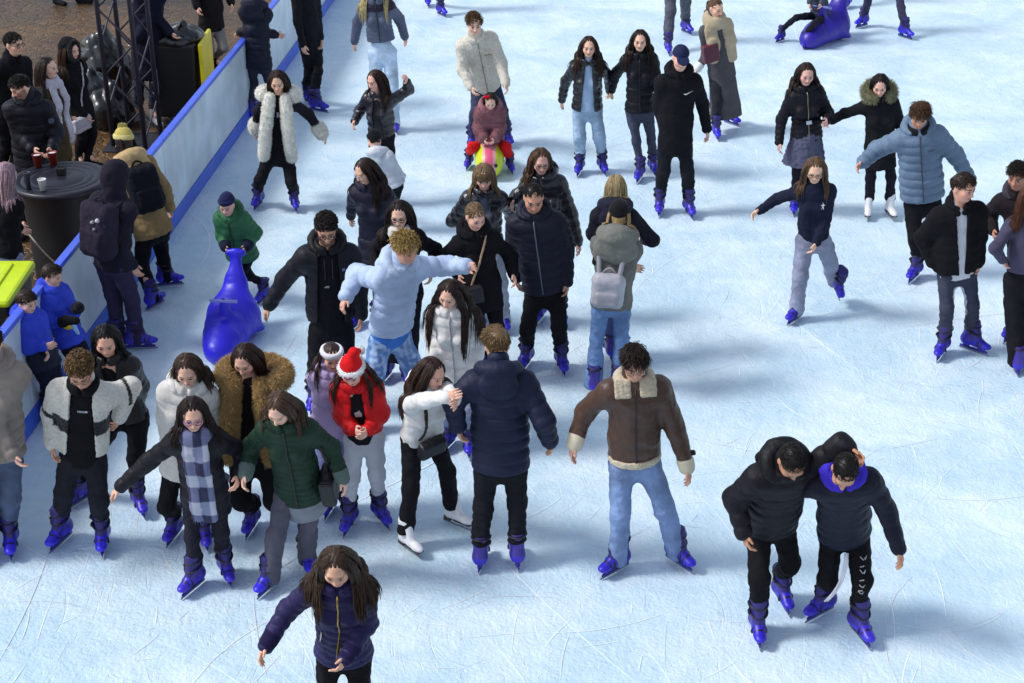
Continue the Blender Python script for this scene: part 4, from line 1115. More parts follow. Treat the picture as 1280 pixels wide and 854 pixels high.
p19 = person('little girl in a fluffy pink fur coat and red trousers riding the colourful aid', (613, 126), (612, 180), ((586, 210), (638, 215)), ((606, 177), (617, 177)), yaw=2, H=1.18, kid=True, hd=-.16, hipd=.0, hpitch=34, knee=((591, 184, -.16), (632, 184, -.16)), handd=(-.26, -.26), fyaw=(-15, 15), dY=0.02,
    jacket=dict(kind='fur', col='#8d5a62', hem=.04, sp=.10, amp=.012, puff=.050, fur=(7000, .014, .0026), hood='#9a646c', hoodv=1.25, hkind='fur', collar=False), pants=dict(col='#d0161c', kind='knit', w=1.45, an=1.3), hair=PT(style='long', col='#2a1a15', length=.2, n=90))
k = Fld(); 
for sg in (-1, 1): k.ell(p19.hpt(-.055 + sg * .018, .02, .115), A(.022, .012, .02), k=.004)
mk(p19, 'hair_bow', k, 'cloth', hexc('#d0141c'), h=.006)

p20 = person('skater mostly above the frame, only blue skates and pale trouser ends in view', (543, -140), (543, -72), ((535, 8), (552, 20)), H=1.72, yaw=20, jacket=dict(col='#2a2a34'), pants=dict(col='#b9b7b4', w=1.1), hair=PT(col=HB))
p21 = person('young woman in a glossy black jacket, pale blue sweatshirt and pale jeans holding a hand', (736, 58), (734, 133), ((724, 218), (753, 216)), ((701, 131), (762, 118)), H=1.72, hpitch=8,
    jacket=dict(kind='shiny', col='#16141c', hem=.05, open=(.035, .075), sp=.075, puff=.016, hood='#16141c'), shirt='#9fb4cf', pants=dict(col='#93a9c0', kind='denim', w=1.15, bunch=1), hair=PT(col='#33221a', length=.42, front=.6))
p22 = person('young woman in a short dark puffer and charcoal skinny jeans holding a hand', (800, 50), (800, 135), ((799, 226), (816, 217)), ((763, 118), (830, 150)), H=1.74, hpitch=10, yaw=-4,
    jacket=dict(kind='puffer', col='#15141b', hem=.05, sp=.08, puff=.014, zip='#0a0a0c', hood='#15141b'), pants=dict(col='#32374a', kind='denim', w=.82, an=.85), hair=PT(col='#261812', length=.42, front=.5))
p23 = person('man in a navy baseball cap and black tracksuit with white chest mark', (851, 72), (844, 176), ((824, 267), (861, 270)), ((833, 173), (885, 170)), H=1.86, sex='m', yaw=6, hpitch=14, fyaw=(-8, 12),
    jacket=dict(kind='cloth', col='#141419', hem=.13, sp=.12, amp=.004, puff=.014, hood='#141419', hoodv=1.1), pants=dict(col='#1a1b22', w=1.08, bunch=1), hair=PT(style='short', col=HD, length=.02), hat=dict(kind='cap', col='#202746'))
SWOOSH = [[(-1, .05), (-.75, -.28), (-.45, -.3), (1.0, .35), (-.5, -.08), (-.8, -.02)]]
patch(p23, 'chest_mark', SWOOSH, (.085, -.13), .055, 'paint', hexc('#e8e8ea'), p23.jacket)
p24 = person('woman in a long grey overcoat with a big cream scarf and a maroon shoulder bag', (895, 10), (902, 88), ((895, 173), (914, 156)), ((898, 96), (868, 92)), H=1.74, yaw=18, hyaw=35, hpitch=14, fyaw=(5, 40),
    jacket=dict(kind='cloth', col='#4e4c50', hem=.56, hw=1.3, sp=None, puff=.014, ccol='#3a383c', cuff='#d5d8dc', cuffl=.05), pants=dict(col='#2a2a30'), hair=PT(style='pony', col='#59402c', length=.16), scarf=dict(col='#b3a288', tails=((-.10, .36), (.11, .42)), thick=.05, wide=.075))
p25 = person('skater cut off at the top edge with wide charcoal trousers, beside the overcoat woman', (842, -100), (845, -30), ((835, 67), (858, 42)), H=1.76, sex='m', yaw=15, jacket=dict(col='#2a2a30'), pants=dict(col='#4a4c58', w=1.25, an=1.2, kind='denim'), hair=PT(style='short', col=HB, length=.03))
p26 = person('child sitting on the dark blue ride on aid at the top, legs stretched forward', (1022, -48), (1025, 18), ((975, 52), (1005, 60)), ((1012, 8), (1026, 8)), yaw=-30, H=1.25, kid=True, knee=((995, 22, -.05), (1018, 30, -.25)), hd=0, hipd=.25,
    jacket=dict(col='#3c4150', puff=.02), pants=dict(col='#1b1a26'), hair=PT(style='short', col=HD, length=.03))
p27 = person('skater cut off at the top edge, striding with dark jeans behind the seated child', (1105, -135), (1102, -55), ((1077, 34), (1131, 48)), H=1.8, sex='m', yaw=15, fyaw=(-50, 35), jacket=dict(col='#23232d'), pants=dict(col='#33334e', kind='denim', w=.95), hair=PT(style='short', col=HD, length=.03))
p27b = person('skater above the frame of whom one blue skate shows behind the seated child', (1062, -170), (1062, -92), ((1059, 10), (1072, -4)), H=1.74, yaw=-10, jacket=dict(col='#22222b'), pants=DK, hair=PT(col=HB))

p28 = person('woman in a belted black puffer with silver buckle over a grey pleated skirt', (1008, 92), (1008, 165), ((992, 266), (1016, 268)), ((973, 186), (1033, 154)), H=1.72, hpitch=20, yaw=4, handd=(-.12, -.24),
    jacket=dict(kind='puffer', col='#14131b', hem=.10, sp=.055, puff=.014, amp=.007, hood='#14131b', zip='#8d8474', zmet=1), pants=dict(col='#1c1a22', w=.8), hair=PT(col='#2a1a14', length=.36), scarf=None)
p28s = mk(p28, 'skirt', (lambda k: (k.cone(p28.hip - A(0, 0, .06), p28.hip - A(0, 0, .34), .16, .225, k=.02, q=.85, n=p28.fb), k.cut(p28.hip - A(0, 0, .34), A(0, 0, -1)), k)[2])(Fld()), 'cloth', hexc('#55556a'), wr=.011, wf=60)
strip(p28, 'belt', [(x, -.30) for x in np.linspace(-.13, .13, 13)], .018, 'cloth', hexc('#0d0d11'), p28.jacket)
patch(p28, 'buckle', [[(-1, -.7), (1, -.7), (1, .7), (-1, .7)]], (0, -.30), .028, 'metal', hexc('#d5d8dd'), p28.jacket).location = tuple(p28.fb * .022)
p29 = person('woman in a black parka with pale fur hood and white figure skates', (1100, 106), (1100, 182), ((1084, 272), (1112, 272)), ((1034, 154), (1132, 188)), H=1.70, hpitch=28, hyaw=-12, skate='white', fyaw=(-12, 8), handd=(-.06, -.1),
    jacket=dict(kind='cloth', col='#15161a', hem=.24, hw=1.1, sp=None, puff=.014, hood='#15161a', hfur='#8d8a68', hoodv=1.25), pants=dict(col='#1a1721', w=.85), hair=PT(col='#140e0e', length=.26, front=.3))
p30 = person('young man in a grey blue puffer with arms spread, behind the black jacket youth', (1149, 143), (1153, 250), ((1142, 350), (1180, 344)), ((1072, 209), (1217, 232)), H=1.86, sex='m', yaw=-8, hpitch=30, hd=-.14, fyaw=(-35, 15), handd=(-.05, -.08),
    jacket=dict(kind='puffer', col='#65788f', hem=.0, sp=.085, amp=.012, puff=.032, hood='#65788f', hoodv=1.15, zip='#39414e', ccol='#17171c', ckind='knit'), shirt=None, pants=dict(col='#15151a'), hair=PT(style='short', col='#4a3020', length=.06), skin='#cf9a80')
patch(p30, 'chest_print', [[(-1, -.2), (-.4, -.2), (-.4, .2), (-1, .2)], [(-.25, -.2), (.3, -.2), (.3, .2), (-.25, .2)], [(.45, -.2), (1, -.2), (1, .2), (.45, .2)]], (.10, -.14), .032, 'paint', hexc('#3c4656'), p30.jacket)
p31 = person('girl with glasses in a navy sweatshirt gliding on one skate, other foot lifted', (1019, 212), (1017, 298), ((993, 402), (1042, 361)), ((942, 268), (1017, 312)), H=1.66, yaw=-10, hpitch=24, hd=-.16, lift=(0, .16), glasses='#4a4048', fyaw=(-40, 20), handd=(-.05, -.22), dY=-.1,
    jacket=dict(name='sweatshirt', kind='cloth', col='#1c1f33', hem=.03, sp=None, wr=.007, puff=.008, collar=False), pants=dict(col='#868aa0', kind='denim', w=1.2, an=1.25, hem='wide'), hair=PT(col='#5b4634', length=.38, front=.2, part=.0))
patch(p31, 'chest_mark', [[(-.3, -1), (.1, -.1), (-.5, .3), (.1, .3), (.2, 1), (.4, .3), (.9, .1), (.4, -.1), (.5, -1), (.1, -.4)]], (.07, -.13), .03, 'paint', hexc('#cfd2da'), p31.jacket)
def stripe32(p, V, c):
    for i in (0, 1):
        t = V[:, 2] < p.hip[2] - .15
        rel = V - p.kn[i]; side = -1 if i == 0 else 1
        m = t & (np.abs(rel @ p.lb) < .2) & ((rel @ p.lb) * -side > .045) & (np.abs(rel @ p.f) < .03) & (np.sign(((V - p.hip) @ p.lb)) == side)
        c[m] = hexc('#b9bac2')
    return c
p32 = person('youth in a black corduroy jacket over a white top, hands in his jogger pockets', (1204, 234), (1196, 335), ((1176, 446), (1216, 440)), ((1170, 338), (1222, 338)), H=1.84, sex='m', yaw=6, hyaw=40, hpitch=12, fyaw=(-30, 48), handd=(-.02, -.02), curl=1.0,
    jacket=dict(kind='cloth', col='#131216', hem=.03, sp=.09, amp=.006, puff=.026, open=(.045, .022), ccol='#131216', ch=.05, shirt_hem=.06), shirt='#c7c5cd', pants=dict(col='#3a3c4c', w=.92, bunch=1, paint=stripe32), hair=PT(style='short', col='#2a1d16', length=.035), skin='#d3a188')
p33 = person('man at the right edge in a dark brown jacket, reaching behind the corduroy jacket youth', (1273, 219), (1285, 318), ((1262, 424), (1300, 428)), ((1243, 296), (1310, 320)), H=1.82, sex='m', yaw=-25, hpitch=16, hyaw=-35, handd=(.0, -.05),
    jacket=dict(kind='cloth', col='#241d22', hem=.08, sp=.1, amp=.004, puff=.015, hood='#3b3740'), pants=dict(col='#241f38', kind='denim'), hair=PT(style='short', col=HD, length=.045), skin='#c08e74')
p34 = person('woman seen from behind at the right edge in a mauve sweater and wide black trousers', (1289, 245), (1280, 348), ((1268, 464), (1292, 461)), ((1256, 330), (1310, 330)), H=1.74, yaw=165, hd=.04, hpitch=5, handd=(0, 0),
    jacket=dict(name='sweater', kind='knit', col='#464257', hem=-.04, sp=None, puff=.004, collar=False), pants=dict(col='#17161b', w=1.3, an=1.35, hem='wide'), hair=PT(col='#4a2a1c', length=.36))

# ---------------------------------------------------------------- middle
p8 = person('boy in a green puffer and navy beanie pushing the blue dolphin aid', (284, 256), (303, 318), ((329, 377), (288, 383)), ((283, 313), (306, 312)), yaw=-12, H=1.24, kid=True, hd=-.20, hipd=.04, hpitch=22, handd=(-.22, -.22),
    jacket=dict(kind='puffer', col='#356848', hem=.04, sp=.065, puff=.045, amp=.009, hood='#2f5a3f', cuff='#1b2036', zip='#1c3a28'), pants=dict(col='#16161d'), hair=PT(style='short', col=HB, length=.03), hat=dict(kind='beanie', col='#20234c'))
p9 = person('bearded man with glasses in an open black jacket over a black hoodie, one arm out', (408, 286), (414, 405), ((393, 513), (440, 516)), ((331, 391), (452, 405)), H=1.84, sex='m', yaw=8, hpitch=24, hd=-.16, glasses='#1b1a1c', beard=.75, handd=(-.02, -.1),
    jacket=dict(kind='puffer', col='#17171f', hem=-.04, sp=.10, amp=.005, puff=.022, open=(.07, .10), ccol='#121216', hood='#121216', hoodv=1.1, shirt_hem=.06), shirt='#131318', pants=dict(col='#18181d', w=1.1), hair=PT(style='curly', col='#1c1412', length=.05), skin='#cd9c83')
patch(p9, 'chest_mark', [[(-1, -.4), (.6, -.5), (1, .3), (.2, .5), (-.6, .2)]], (-.02, -.27), .022, 'paint', hexc('#8f9098'), p9.shirt, p9.shf)
patch(p9, 'chest_tag', [[(-.5, -.6), (.5, -.6), (.5, .6), (-.5, .6)]], (.115, -.12), .022, 'paint', hexc('#6c7ba0'), p9.jacket)
for sg in (-1, 1): strip(p9, 'drawstring', [(sg * .03, v) for v in np.linspace(-.02, -.2, 7)], .004, 'knit', hexc('#3a3a42'), p9.shirt, p9.shf)
def camo(p, V, c):
    n = noise(V, 70, 3.0); c[n > .15] = hexc('#6484b8'); c[n < -.2] = hexc('#a9c0de'); return c
p10 = person('blond youth in a pale blue puffer with both arms stretched wide, patterned blue trousers', (507, 310), (487, 419), ((458, 542), (534, 530)), ((428, 381), (592, 333)), H=1.76, sex='m', yaw=38, hyaw=45, hpitch=20, hd=-.22, handd=(-.25, -.1),
    jacket=dict(kind='puffer', col='#aebfdb', hem=-.05, sp=.085, amp=.011, puff=.032, hood='#b6c6de', hoodv=1.25), pants=dict(col='#89a5cf', paint=camo, w=1.4), hair=PT(style='quiff', col='#a58a52', length=.065), skin='#d7a58c')
k = Fld(); k.cone(p10.hip + p10.u * .07, p10.hip + p10.u * .035, .158, .162, k=.01, q=.76, n=p10.fb); mk(p10, 'shirt_hem', k, 'cloth', hexc('#3f74c4'), h=.011, wr=.004)
p11 = person('long haired girl in a white puffer bending towards the left', (562, 367), (574, 466), ((560, 560), (586, 566)), ((545, 455), (590, 470)), H=1.66, yaw=-12, hyaw=-22, hpitch=26, hd=-.16, hroll=-8, handd=(-.14, -.12),
    jacket=dict(kind='puffer', col='#d5d3cf', hem=.06, sp=.075, amp=.010, puff=.028, hood='#dad8d4', hoodv=1.15, zip='#9d9a98'), pants=dict(col='#77819a', kind='denim', w=1.1), hair=PT(col='#2a1b15', length=.56, front=.8))
p12 = person('woman with a blonde ponytail in a black coat with tan bag strap', (594, 270), (602, 352), ((603, 480), (625, 482)), ((576, 352), (644, 352)), H=1.70, yaw=10, hyaw=30, hpitch=24, handd=(-.05, -.1),
    jacket=dict(kind='cloth', col='#141318', hem=.24, hw=1.1, sp=None, puff=.014, hood='#141318'), pants=DK, hair=PT(style='pony', col='#6b543b', length=.36, front=.9, tie=(.05, -.07, -.06)))
p13 = person('woman with a fringe in a glossy black jacket over a grey top and light trousers', (605, 220), (605, 302), ((603, 410), (630, 413)), ((580, 276), (640, 290)), H=1.70, hpitch=26, elbow=((566, 276, .05), None),
    jacket=dict(kind='shiny', col='#15131b', hem=.05, open=(.045, .08), sp=.075, puff=.018), shirt='#565b6d', pants=dict(col='#a4aab8', kind='denim', w=1.2, hem='wide', an=1.2), hair=PT(col='#7a6248', length=.30, front=.8))
xs_ = np.concatenate([rng.uniform(-.058, .058, 170)]); P0 = np.array([p13.hpt(x * .7, .068, .098) for x in xs_]); P1 = np.array([p13.hpt(x * .95, .100 - x * x * 5, .068) for x in xs_]); P2 = np.array([p13.hpt(x * 1.1, .104 - x * x * 7, .028 + rng.uniform(-.008, .012) - 6 * x * x) for x in xs_])
V, Q = ribbons(np.stack([P0, P1, P2], 1), np.array([[.003, .004, .0015]])); put(p13, 'fringe', V, Q, 'hair', np.repeat(hexc('#7a6248')[None] * rng.uniform(.7, 1.3, (170, 1)), 9, 0))
p14 = person('brown haired woman with round glasses in a glossy black puffer behind the navy puffer man', (676, 201), (690, 290), ((674, 402), (702, 406)), ((639, 258), (725, 312)), H=1.76, yaw=-8, hyaw=8, hpitch=18, glasses='#5a4a44', handd=(-.1, -.1), elbow=((646, 246, -.02), None),
    jacket=dict(kind='shiny', col='#14131a', hem=.10, sp=.07, puff=.02, hood='#14131a'), pants=dict(col='#1d1b2c'), hair=PT(col='#4a3426', length=.34, front=.5))
p15 = person('short haired man in a navy puffer and black trousers standing upright, looking down', (667, 247), (681, 362), ((657, 460), (702, 464)), ((647, 356), (709, 362)), H=1.82, sex='m', yaw=-6, hyaw=4, hpitch=26, hd=-.12, fyaw=(-20, 10),
    jacket=dict(kind='puffer', col='#1a1b2a', hem=.02, sp=.085, amp=.009, puff=.022, zip='#5c6072', hood='#1a1b2a'), pants=dict(col='#151519', bunch=1), hair=PT(style='buzz', col='#15100e', length=.008), skin='#c9977d')
p17 = person('blonde woman in a dark hooded cape seen from behind, back of the beanie woman', (770, 234), (766, 325), ((762, 447), (778, 451)), ((745, 300), (805, 300)), H=1.70, yaw=176, hd=.04, hpitch=15, elbow=(None, (815, 300, .0)),
    jacket=dict(kind='cloth', col='#1d1c28', hem=.06, sp=None, puff=.02, hood='#242436', hoodv=1.3), pants=dict(col='#3a4878', kind='denim'), hair=PT(col='#94825f', length=.22, n=220))
p16 = person('woman in a black beanie, grey khaki hooded jacket and blue flared jeans seen from behind', (774, 270), (765, 372), ((741, 490), (774, 488)), ((796, 336), (754, 336)), H=1.74, yaw=172, hd=.04, hpitch=12, handd=(.06, .2),
    jacket=dict(kind='cloth', col='#6d6d68', hem=.10, sp=None, puff=.022, hood='#74746e', hoodv=1.75, wr=.009), pants=dict(col='#5d7ba8', kind='denim', w=1.0, an=1.5, hem='wide'), hair=PT(col='#9a8258', length=.24, n=120), hat=dict(kind='beanie', col='#121217'))
p35 = person('young man in a brown shearling jacket with cream collar and blue jeans, arms apart', (794, 452), (793, 575), ((769, 716), (848, 707)), ((714, 567), (862, 595)), H=1.84, sex='m', yaw=2, hpitch=28, hd=-.16, fyaw=(-48, 38), handd=(-.05, -.08), glasses='#8a7a70',
    jacket=dict(kind='leather', col='#4a3429', hem=-.02, sp=None, wr=.006, puff=.016, zip='#1b1413', cuff='#cfc3ab', collar=False), pants=dict(col='#7288b0', kind='denim', w=1.1, an=1.15, hem='wide'), hair=PT(style='short', col='#241812', length=.055), skin='#d4a188')
k = Fld()
for sg in (-1, 1):
    k.box(p35.S + p35.lb * sg * .082 + p35.fb * .092 + p35.u * .03, A(.055, .016, .065), np.array([p35.lb, nrm(p35.fb + p35.u * .45), nrm(p35.u - p35.fb * .45)]), rd=.012, k=.02)
k.tube([p35.S + p35.u * .055 + p35.lb * math.sin(a) * .10 - p35.fb * math.cos(a) * .085 for a in np.linspace(-2.2, 2.2, 13)], .034, k=.02)
mk(p35, 'fleece_collar', k, 'fur', hexc('#b9ad97'), parent=p35.jacket, h=.008, wr=.003, wf=120)
k = Fld(); hp_ = p35.hip + p35.u * .045 * p35.s; k.cone(hp_ + p35.u * .01, hp_ - p35.u * .012, .180, .180, k=.01, q=.80, n=p35.fb); k.cut(hp_ + p35.u * .024, p35.u); k.cut(hp_ - p35.u * .026, -p35.u); mk(p35, 'fleece_hem', k, 'fur', hexc('#c4b8a0'), parent=p35.jacket, h=.008, wr=.003, wf=120)
k = Fld()
for j in (.02, .08): k.tube([p35.el[1] + (p35.wr[1] - p35.el[1]) * (.62 + j) + p35.lb * .06, p35.el[1] + (p35.wr[1] - p35.el[1]) * (.62 + j) + p35.lb * .075], .012)
mk(p35, 'sleeve_tab', k, 'leather', hexc('#1e1513'), parent=p35.jacket, h=.006)
p36 = person('man in a long navy padded coat seen from behind, beside the brown jacket', (621, 430), (626, 575), ((602, 706), (645, 703)), ((575, 545), (690, 560)), H=1.86, sex='m', yaw=178, hd=.10, hpitch=25, handd=(-.02, .02), hyaw=190, elbow=((566, 500, -.02), None), fyaw=(172, 188),
    jacket=dict(kind='puffer', col='#1b2038', hem=.08, hw=1.02, sp=.085, amp=.009, puff=.026, hood='#1b2038', hoodv=1.25), pants=dict(col='#17181e', w=1.05, bunch=1), hair=PT(style='short', col='#6b5439', length=.05), skin='#d0a186')
p37 = person('woman in a white sweater and white figure skates clinging to the padded coat', (540, 466), (527, 540), ((512, 690), (571, 658)), ((566, 494), (570, 505)), H=1.70, yaw=35, hyaw=50, hpitch=20, hd=-.18, hipd=.05, skate='white', fyaw=(40, 55), handd=(-.62, -.66), elbow=(None, None), curl=.35,
    jacket=dict(name='sweater', kind='knit', col='#d9d7d6', hem=.05, sp=None, puff=.012, wr=.008, collar=True, hood='#dddbd9'), pants=dict(col='#16151a', w=1.0, an=1.2, hem='shoe'), hair=PT(col='#33211a', length=.46, front=.6))
p38 = person('girl in a red Christmas hat and bright red puffer with pale joggers', (440, 463), (455, 545), ((437, 662), (477, 654)), ((447, 541), (456, 543)), H=1.46, yaw=0, hyaw=-8, hpitch=32, hd=-.14, handd=(-.22, -.22), fyaw=(-15, 30),
    jacket=dict(kind='puffer', col='#c0151a', hem=-.05, sp=.08, amp=.009, puff=.03, open=(.045, .075), hood='#b01218', ccol='#c0151a'), shirt='#1d1a22', pants=dict(col='#b9bcc6', kind='cloth', w=1.2, bunch=1), hair=PT(col='#33221a', length=.36, front=.9, n=120), hat=dict(kind='santa', col='#d01a1e'))
patch(p38, 'shirt_print', [[(-.8, -1), (.7, -1), (.9, .2), (.3, 1), (-.2, .6), (-.9, .5)]], (0, -.17), .03, 'paint', hexc('#b9b4b8'), p38.shirt, p38.shf)
k = Fld()
for j, x in enumerate((-.030, -.018, -.006, .006, .018, .030)): k.box(p38.hpt(x, .122 - x * x * 8, .075), A(.0045, .008, .006 + .003 * (j % 2)), np.array([p38.hl, p38.hf, p38.hu]), rd=.002, k=0)
mk(p38, 'hat_lettering', k, 'cloth', hexc('#8d5a70'), h=.004, rl=0)
p39 = person('little girl in a lilac coat and white headband behind the girl in red', (415, 445), (413, 530), ((412, 642), (432, 640)), ((428, 538), (398, 535)), H=1.36, kid=True, hpitch=20, hyaw=15, hd=-.05,
    jacket=dict(kind='puffer', col='#b3a0cc', hem=.14, hw=1.1, sp=.08, puff=.022, hood='#b3a0cc'), pants=dict(col='#8d93c4', w=1.3, an=1.3), hair=PT(col='#33231b', length=.32, front=.7, n=110), hat=dict(kind='headband', col='#dcdce2'))

# ---------------------------------------------------------------- front left group
p42 = person('young woman in an olive parka with thick blond fur round the hood and front', (306, 449), (316, 570), ((315, 664), (350, 660)), ((296, 560), (345, 570)), H=1.70, yaw=2, hyaw=-12, hpitch=30, hd=-.16,
    jacket=dict(kind='cloth', col='#4a4a38', hem=.18, hw=1.1, sp=None, puff=.02, open=(.045, .10), collar=False), shirt='#1c1518', pants=dict(col='#151418', w=1.2, an=1.2))
for sg in (-1, 1):
    fur_edge(p42, '#b8955c', [p42.S + p42.lb * sg * (.10 + .05 * t) + p42.u * (.03 - .62 * t) + p42.fb * (.12 + .05 * math.sin(t * 3)) for t in np.linspace(0, 1, 12)], .042, 8000, .036)
fur_edge(p42, '#bd9c64', [p42.S + p42.u * (.04 - .02 * math.cos(a)) + p42.lb * (.035 + math.sin(a) * .20) - p42.fb * math.cos(a) * .17 for a in np.linspace(-2.0, 2.2, 15)], .05, 10000, .038)
HAIR(p42, '#2a1a14', length=.34, front=.5)
p43 = person('girl in a white puffer behind the woman with the checked scarf', (234, 462), (232, 580), ((218, 674), (258, 680)), ((212, 570), (270, 565)), H=1.70, yaw=0, hyaw=2, hpitch=28, hd=-.16,
    jacket=dict(kind='puffer', col='#cdc9c4', hem=.10, sp=.075, puff=.026, amp=.009, hood='#d2cfca', hoodv=1.2, zip='#a5a19e'), pants=DK, hair=PT(col='#3a2920', length=.30, front=.2))
p45 = person('woman with straight black hair and a black jacket leaning in behind the curly haired man', (132, 425), (157, 515), ((101, 628), (176, 640)), ((152, 513), (170, 520)), H=1.74, yaw=-8, hyaw=8, hpitch=26, hd=-.14, fyaw=(-35, 25),
    jacket=dict(kind='leather', col='#131116', hem=.06, sp=None, puff=.008, open=(.05, .03)), shirt='#121116', pants=dict(col='#151419', w=1.1, an=1.1), hair=PT(col='#0e0a0c', length=.34, front=.3))
def w44(p, V, c):
    r = V - p.S; ux, fx, lx = r @ p.u, r @ p.fb, np.abs(r @ p.lb)
    m = (fx > -.02) & (ux < -.21) & (ux > -.33) & (lx < .20); c[m] = hexc('#131218')
    for i in (0, 1):
        d = p.el[i] - p.sh[i]; L = np.linalg.norm(d); t = (V - p.sh[i]) @ d / L / L; dist = np.linalg.norm(V - p.sh[i] - np.clip(t, 0, 1)[:, None] * d, axis=1)
        c[(dist < .12) & (t > .72) & (t < .88) & (lx > .2)] = hexc('#131218')
    return c
p44 = person('curly haired man with glasses in a white and black fleece jacket over a black sweatshirt', (101, 463), (104, 568), ((77, 680), (130, 686)), ((66, 567), (146, 530)), H=1.74, sex='m', yaw=4, hpitch=36, hd=-.20, glasses='#7a6a60', fyaw=(-20, 8), elbow=(None, (163, 484, .0)), handd=(-.1, .05),
    jacket=dict(kind='fur', col='#d4d0c6', hem=-.03, sp=None, puff=.024, open=(.07, .10), wr=.0035, wf=110, paint=w44, ccol='#121217', ckind='cloth', zip=None, shirt_hem=.05), shirt='#121216', pants=dict(col='#23232b', w=1.12, bunch=1), hair=PT(style='curly', col='#6b5335', length=.06), skin='#d3a188')
patch(p44, 'chest_lettering', [[(x - .08, -.25), (x + .07, -.25), (x + .07, .25), (x - .08, .25)] for x in (-.8, -.55, -.3, -.05, .2)] + [[(.42, -.25), (.95, -.25), (.95, .25), (.42, .25)]], (.01, -.12), .035, 'paint', hexc('#b5b5bd'), p44.shirt, p44.shf)
p46 = person('person in a beige puffer and blue jeans at the left edge, head out of frame', (-14, 430), (-4, 562), ((-14, 700), (16, 690)), ((22, 578), (-45, 575)), H=1.76, yaw=10, hpitch=15, fyaw=(-10, 12),
    jacket=dict(kind='puffer', col='#8a8078', hem=.06, sp=.085, amp=.011, puff=.03, hood='#8a8078'), pants=dict(col='#4a5672', kind='denim', w=1.15, an=1.1), hair=PT(style='short', col=HB, length=.04), sex='m')
def plaid(p, V, c):
    u_ = (V - p.S) @ p.u; v_ = (V - p.S) @ p.lb
    a = (np.floor(u_ / .115) % 2 == 0); b = (np.floor((v_ + .002) / .06) % 2 == 0)
    c[a & b] = hexc('#33344e'); c[a & ~b] = hexc('#6d7090'); c[~a & b] = hexc('#8286a2'); c[~a & ~b] = hexc('#b4b5c4'); return c
p41 = person('woman with purple glasses, dark jacket and long checked scarf, arm stretched to the left', (241, 517), (256, 615), ((242, 738), (284, 724)), ((142, 616), (296, 606)), H=1.68, yaw=0, hyaw=10, hpitch=18, hd=-.15, glasses='#6a3a8c', fyaw=(-28, 22), handd=(-.05, -.16),
    jacket=dict(kind='puffer', col='#19171f', hem=.19, hw=1.08, sp=.10, amp=.006, puff=.016), pants=dict(col='#23222c', w=.88), hair=PT(col='#231614', length=.34, front=.4), scarf=dict(col='#8085a0', tails=((-.03, .60), (.045, .70)), paint=plaid, wide=.048))
p40 = person('woman in a dark green puffer and grey flared trousers looking down, holding a hand', (349, 510), (374, 606), ((336, 738), (385, 712)), ((304, 605), (432, 609)), H=1.70, yaw=-4, hyaw=-16, hpitch=38, hd=-.24, hroll=-4, fyaw=(-28, 15), handd=(-.22, -.12),
    jacket=dict(kind='puffer', col='#1c3326', hem=.13, sp=.045, amp=.007, puff=.02, hood='#16291f', hoodv=1.1, cuff='#5b6a66', zip='#122118'), pants=dict(col='#54525f', w=1.1, an=1.3, hem='wide'), hair=PT(col='#4a3629', length=.30, front=.7))
k = Fld(); k.cone(p40.hip - p40.u * .10, p40.hip - p40.u * .165, .158, .168, k=.01, q=.8, n=p40.fb); mk(p40, 'shirt_hem', k, 'cloth', hexc('#7d828c'), h=.011, wr=.005)
p47 = person('woman in an indigo puffer with gold zip at the bottom edge, leaning forward', (421, 708), (430, 812), ((408, 952), (452, 950)), ((326, 818), (426, 834)), H=1.68, yaw=-2, hpitch=28, hd=-.30, handd=(-.28, -.34),
    jacket=dict(kind='puffer', col='#27224e', hem=.05, sp=.055, amp=.008, puff=.018, zip='#b59a58', zmet=1, cuff='#201b40', cuffl=.07, cuffk='cloth', hood='#241f48', slv=.02), pants=dict(col='#131217'), hair=PT(col='#3a2a20', length=.44, front=.7))
strip(p47, 'pocket_zip', [(-.105 - .01 * t, -.36 - .09 * t) for t in np.linspace(0, 1, 6)], .005, 'metal', hexc('#b9b2ac'), p47.jacket)
# ---------------------------------------------------------------- front right pair
p48 = person('taller youth of the front pair in a black puffer, arm round his friend', (990, 577), (962, 655), ((946, 798), (977, 757)), ((933, 680), (1074, 570)), H=1.80, sex='m', yaw=10, hyaw=20, hpitch=58, hd=-.42, hipd=.05, hroll=10, fyaw=(0, 12), handd=(-.3, -.36), elbow=(None, (1052, 556, -.28)),
    jacket=dict(kind='puffer', col='#17151c', hem=.02, sp=.09, amp=.008, puff=.024, hood='#131217', hoodv=1.35), pants=dict(col='#131216', w=1.08, bunch=1), hair=PT(style='buzz', col='#15100e', length=.010), skin='#c08d72')
def p49paint(p, V, c): return c
p49 = person('youth of the front pair with a purple hood round his neck, bowing his head', (1056, 589), (1055, 664), ((1025, 770), (1074, 798)), ((985, 640), (1127, 698)), H=1.72, sex='m', yaw=-4, hyaw=-14, hpitch=56, hd=-.40, hipd=.05, fyaw=(-52, 18), handd=(.12, -.3), hroll=-8,
    jacket=dict(kind='puffer', col='#17182a', hem=.06, sp=.10, amp=.005, puff=.016, ccol='#4436c8', ckind='cloth', hood='#4436c8', hkind='cloth', hoodv=1.0), pants=dict(col='#121215', w=1.08, bunch=1), hair=PT(style='buzz', col='#120e0c', length=.008), skin='#c99a80')
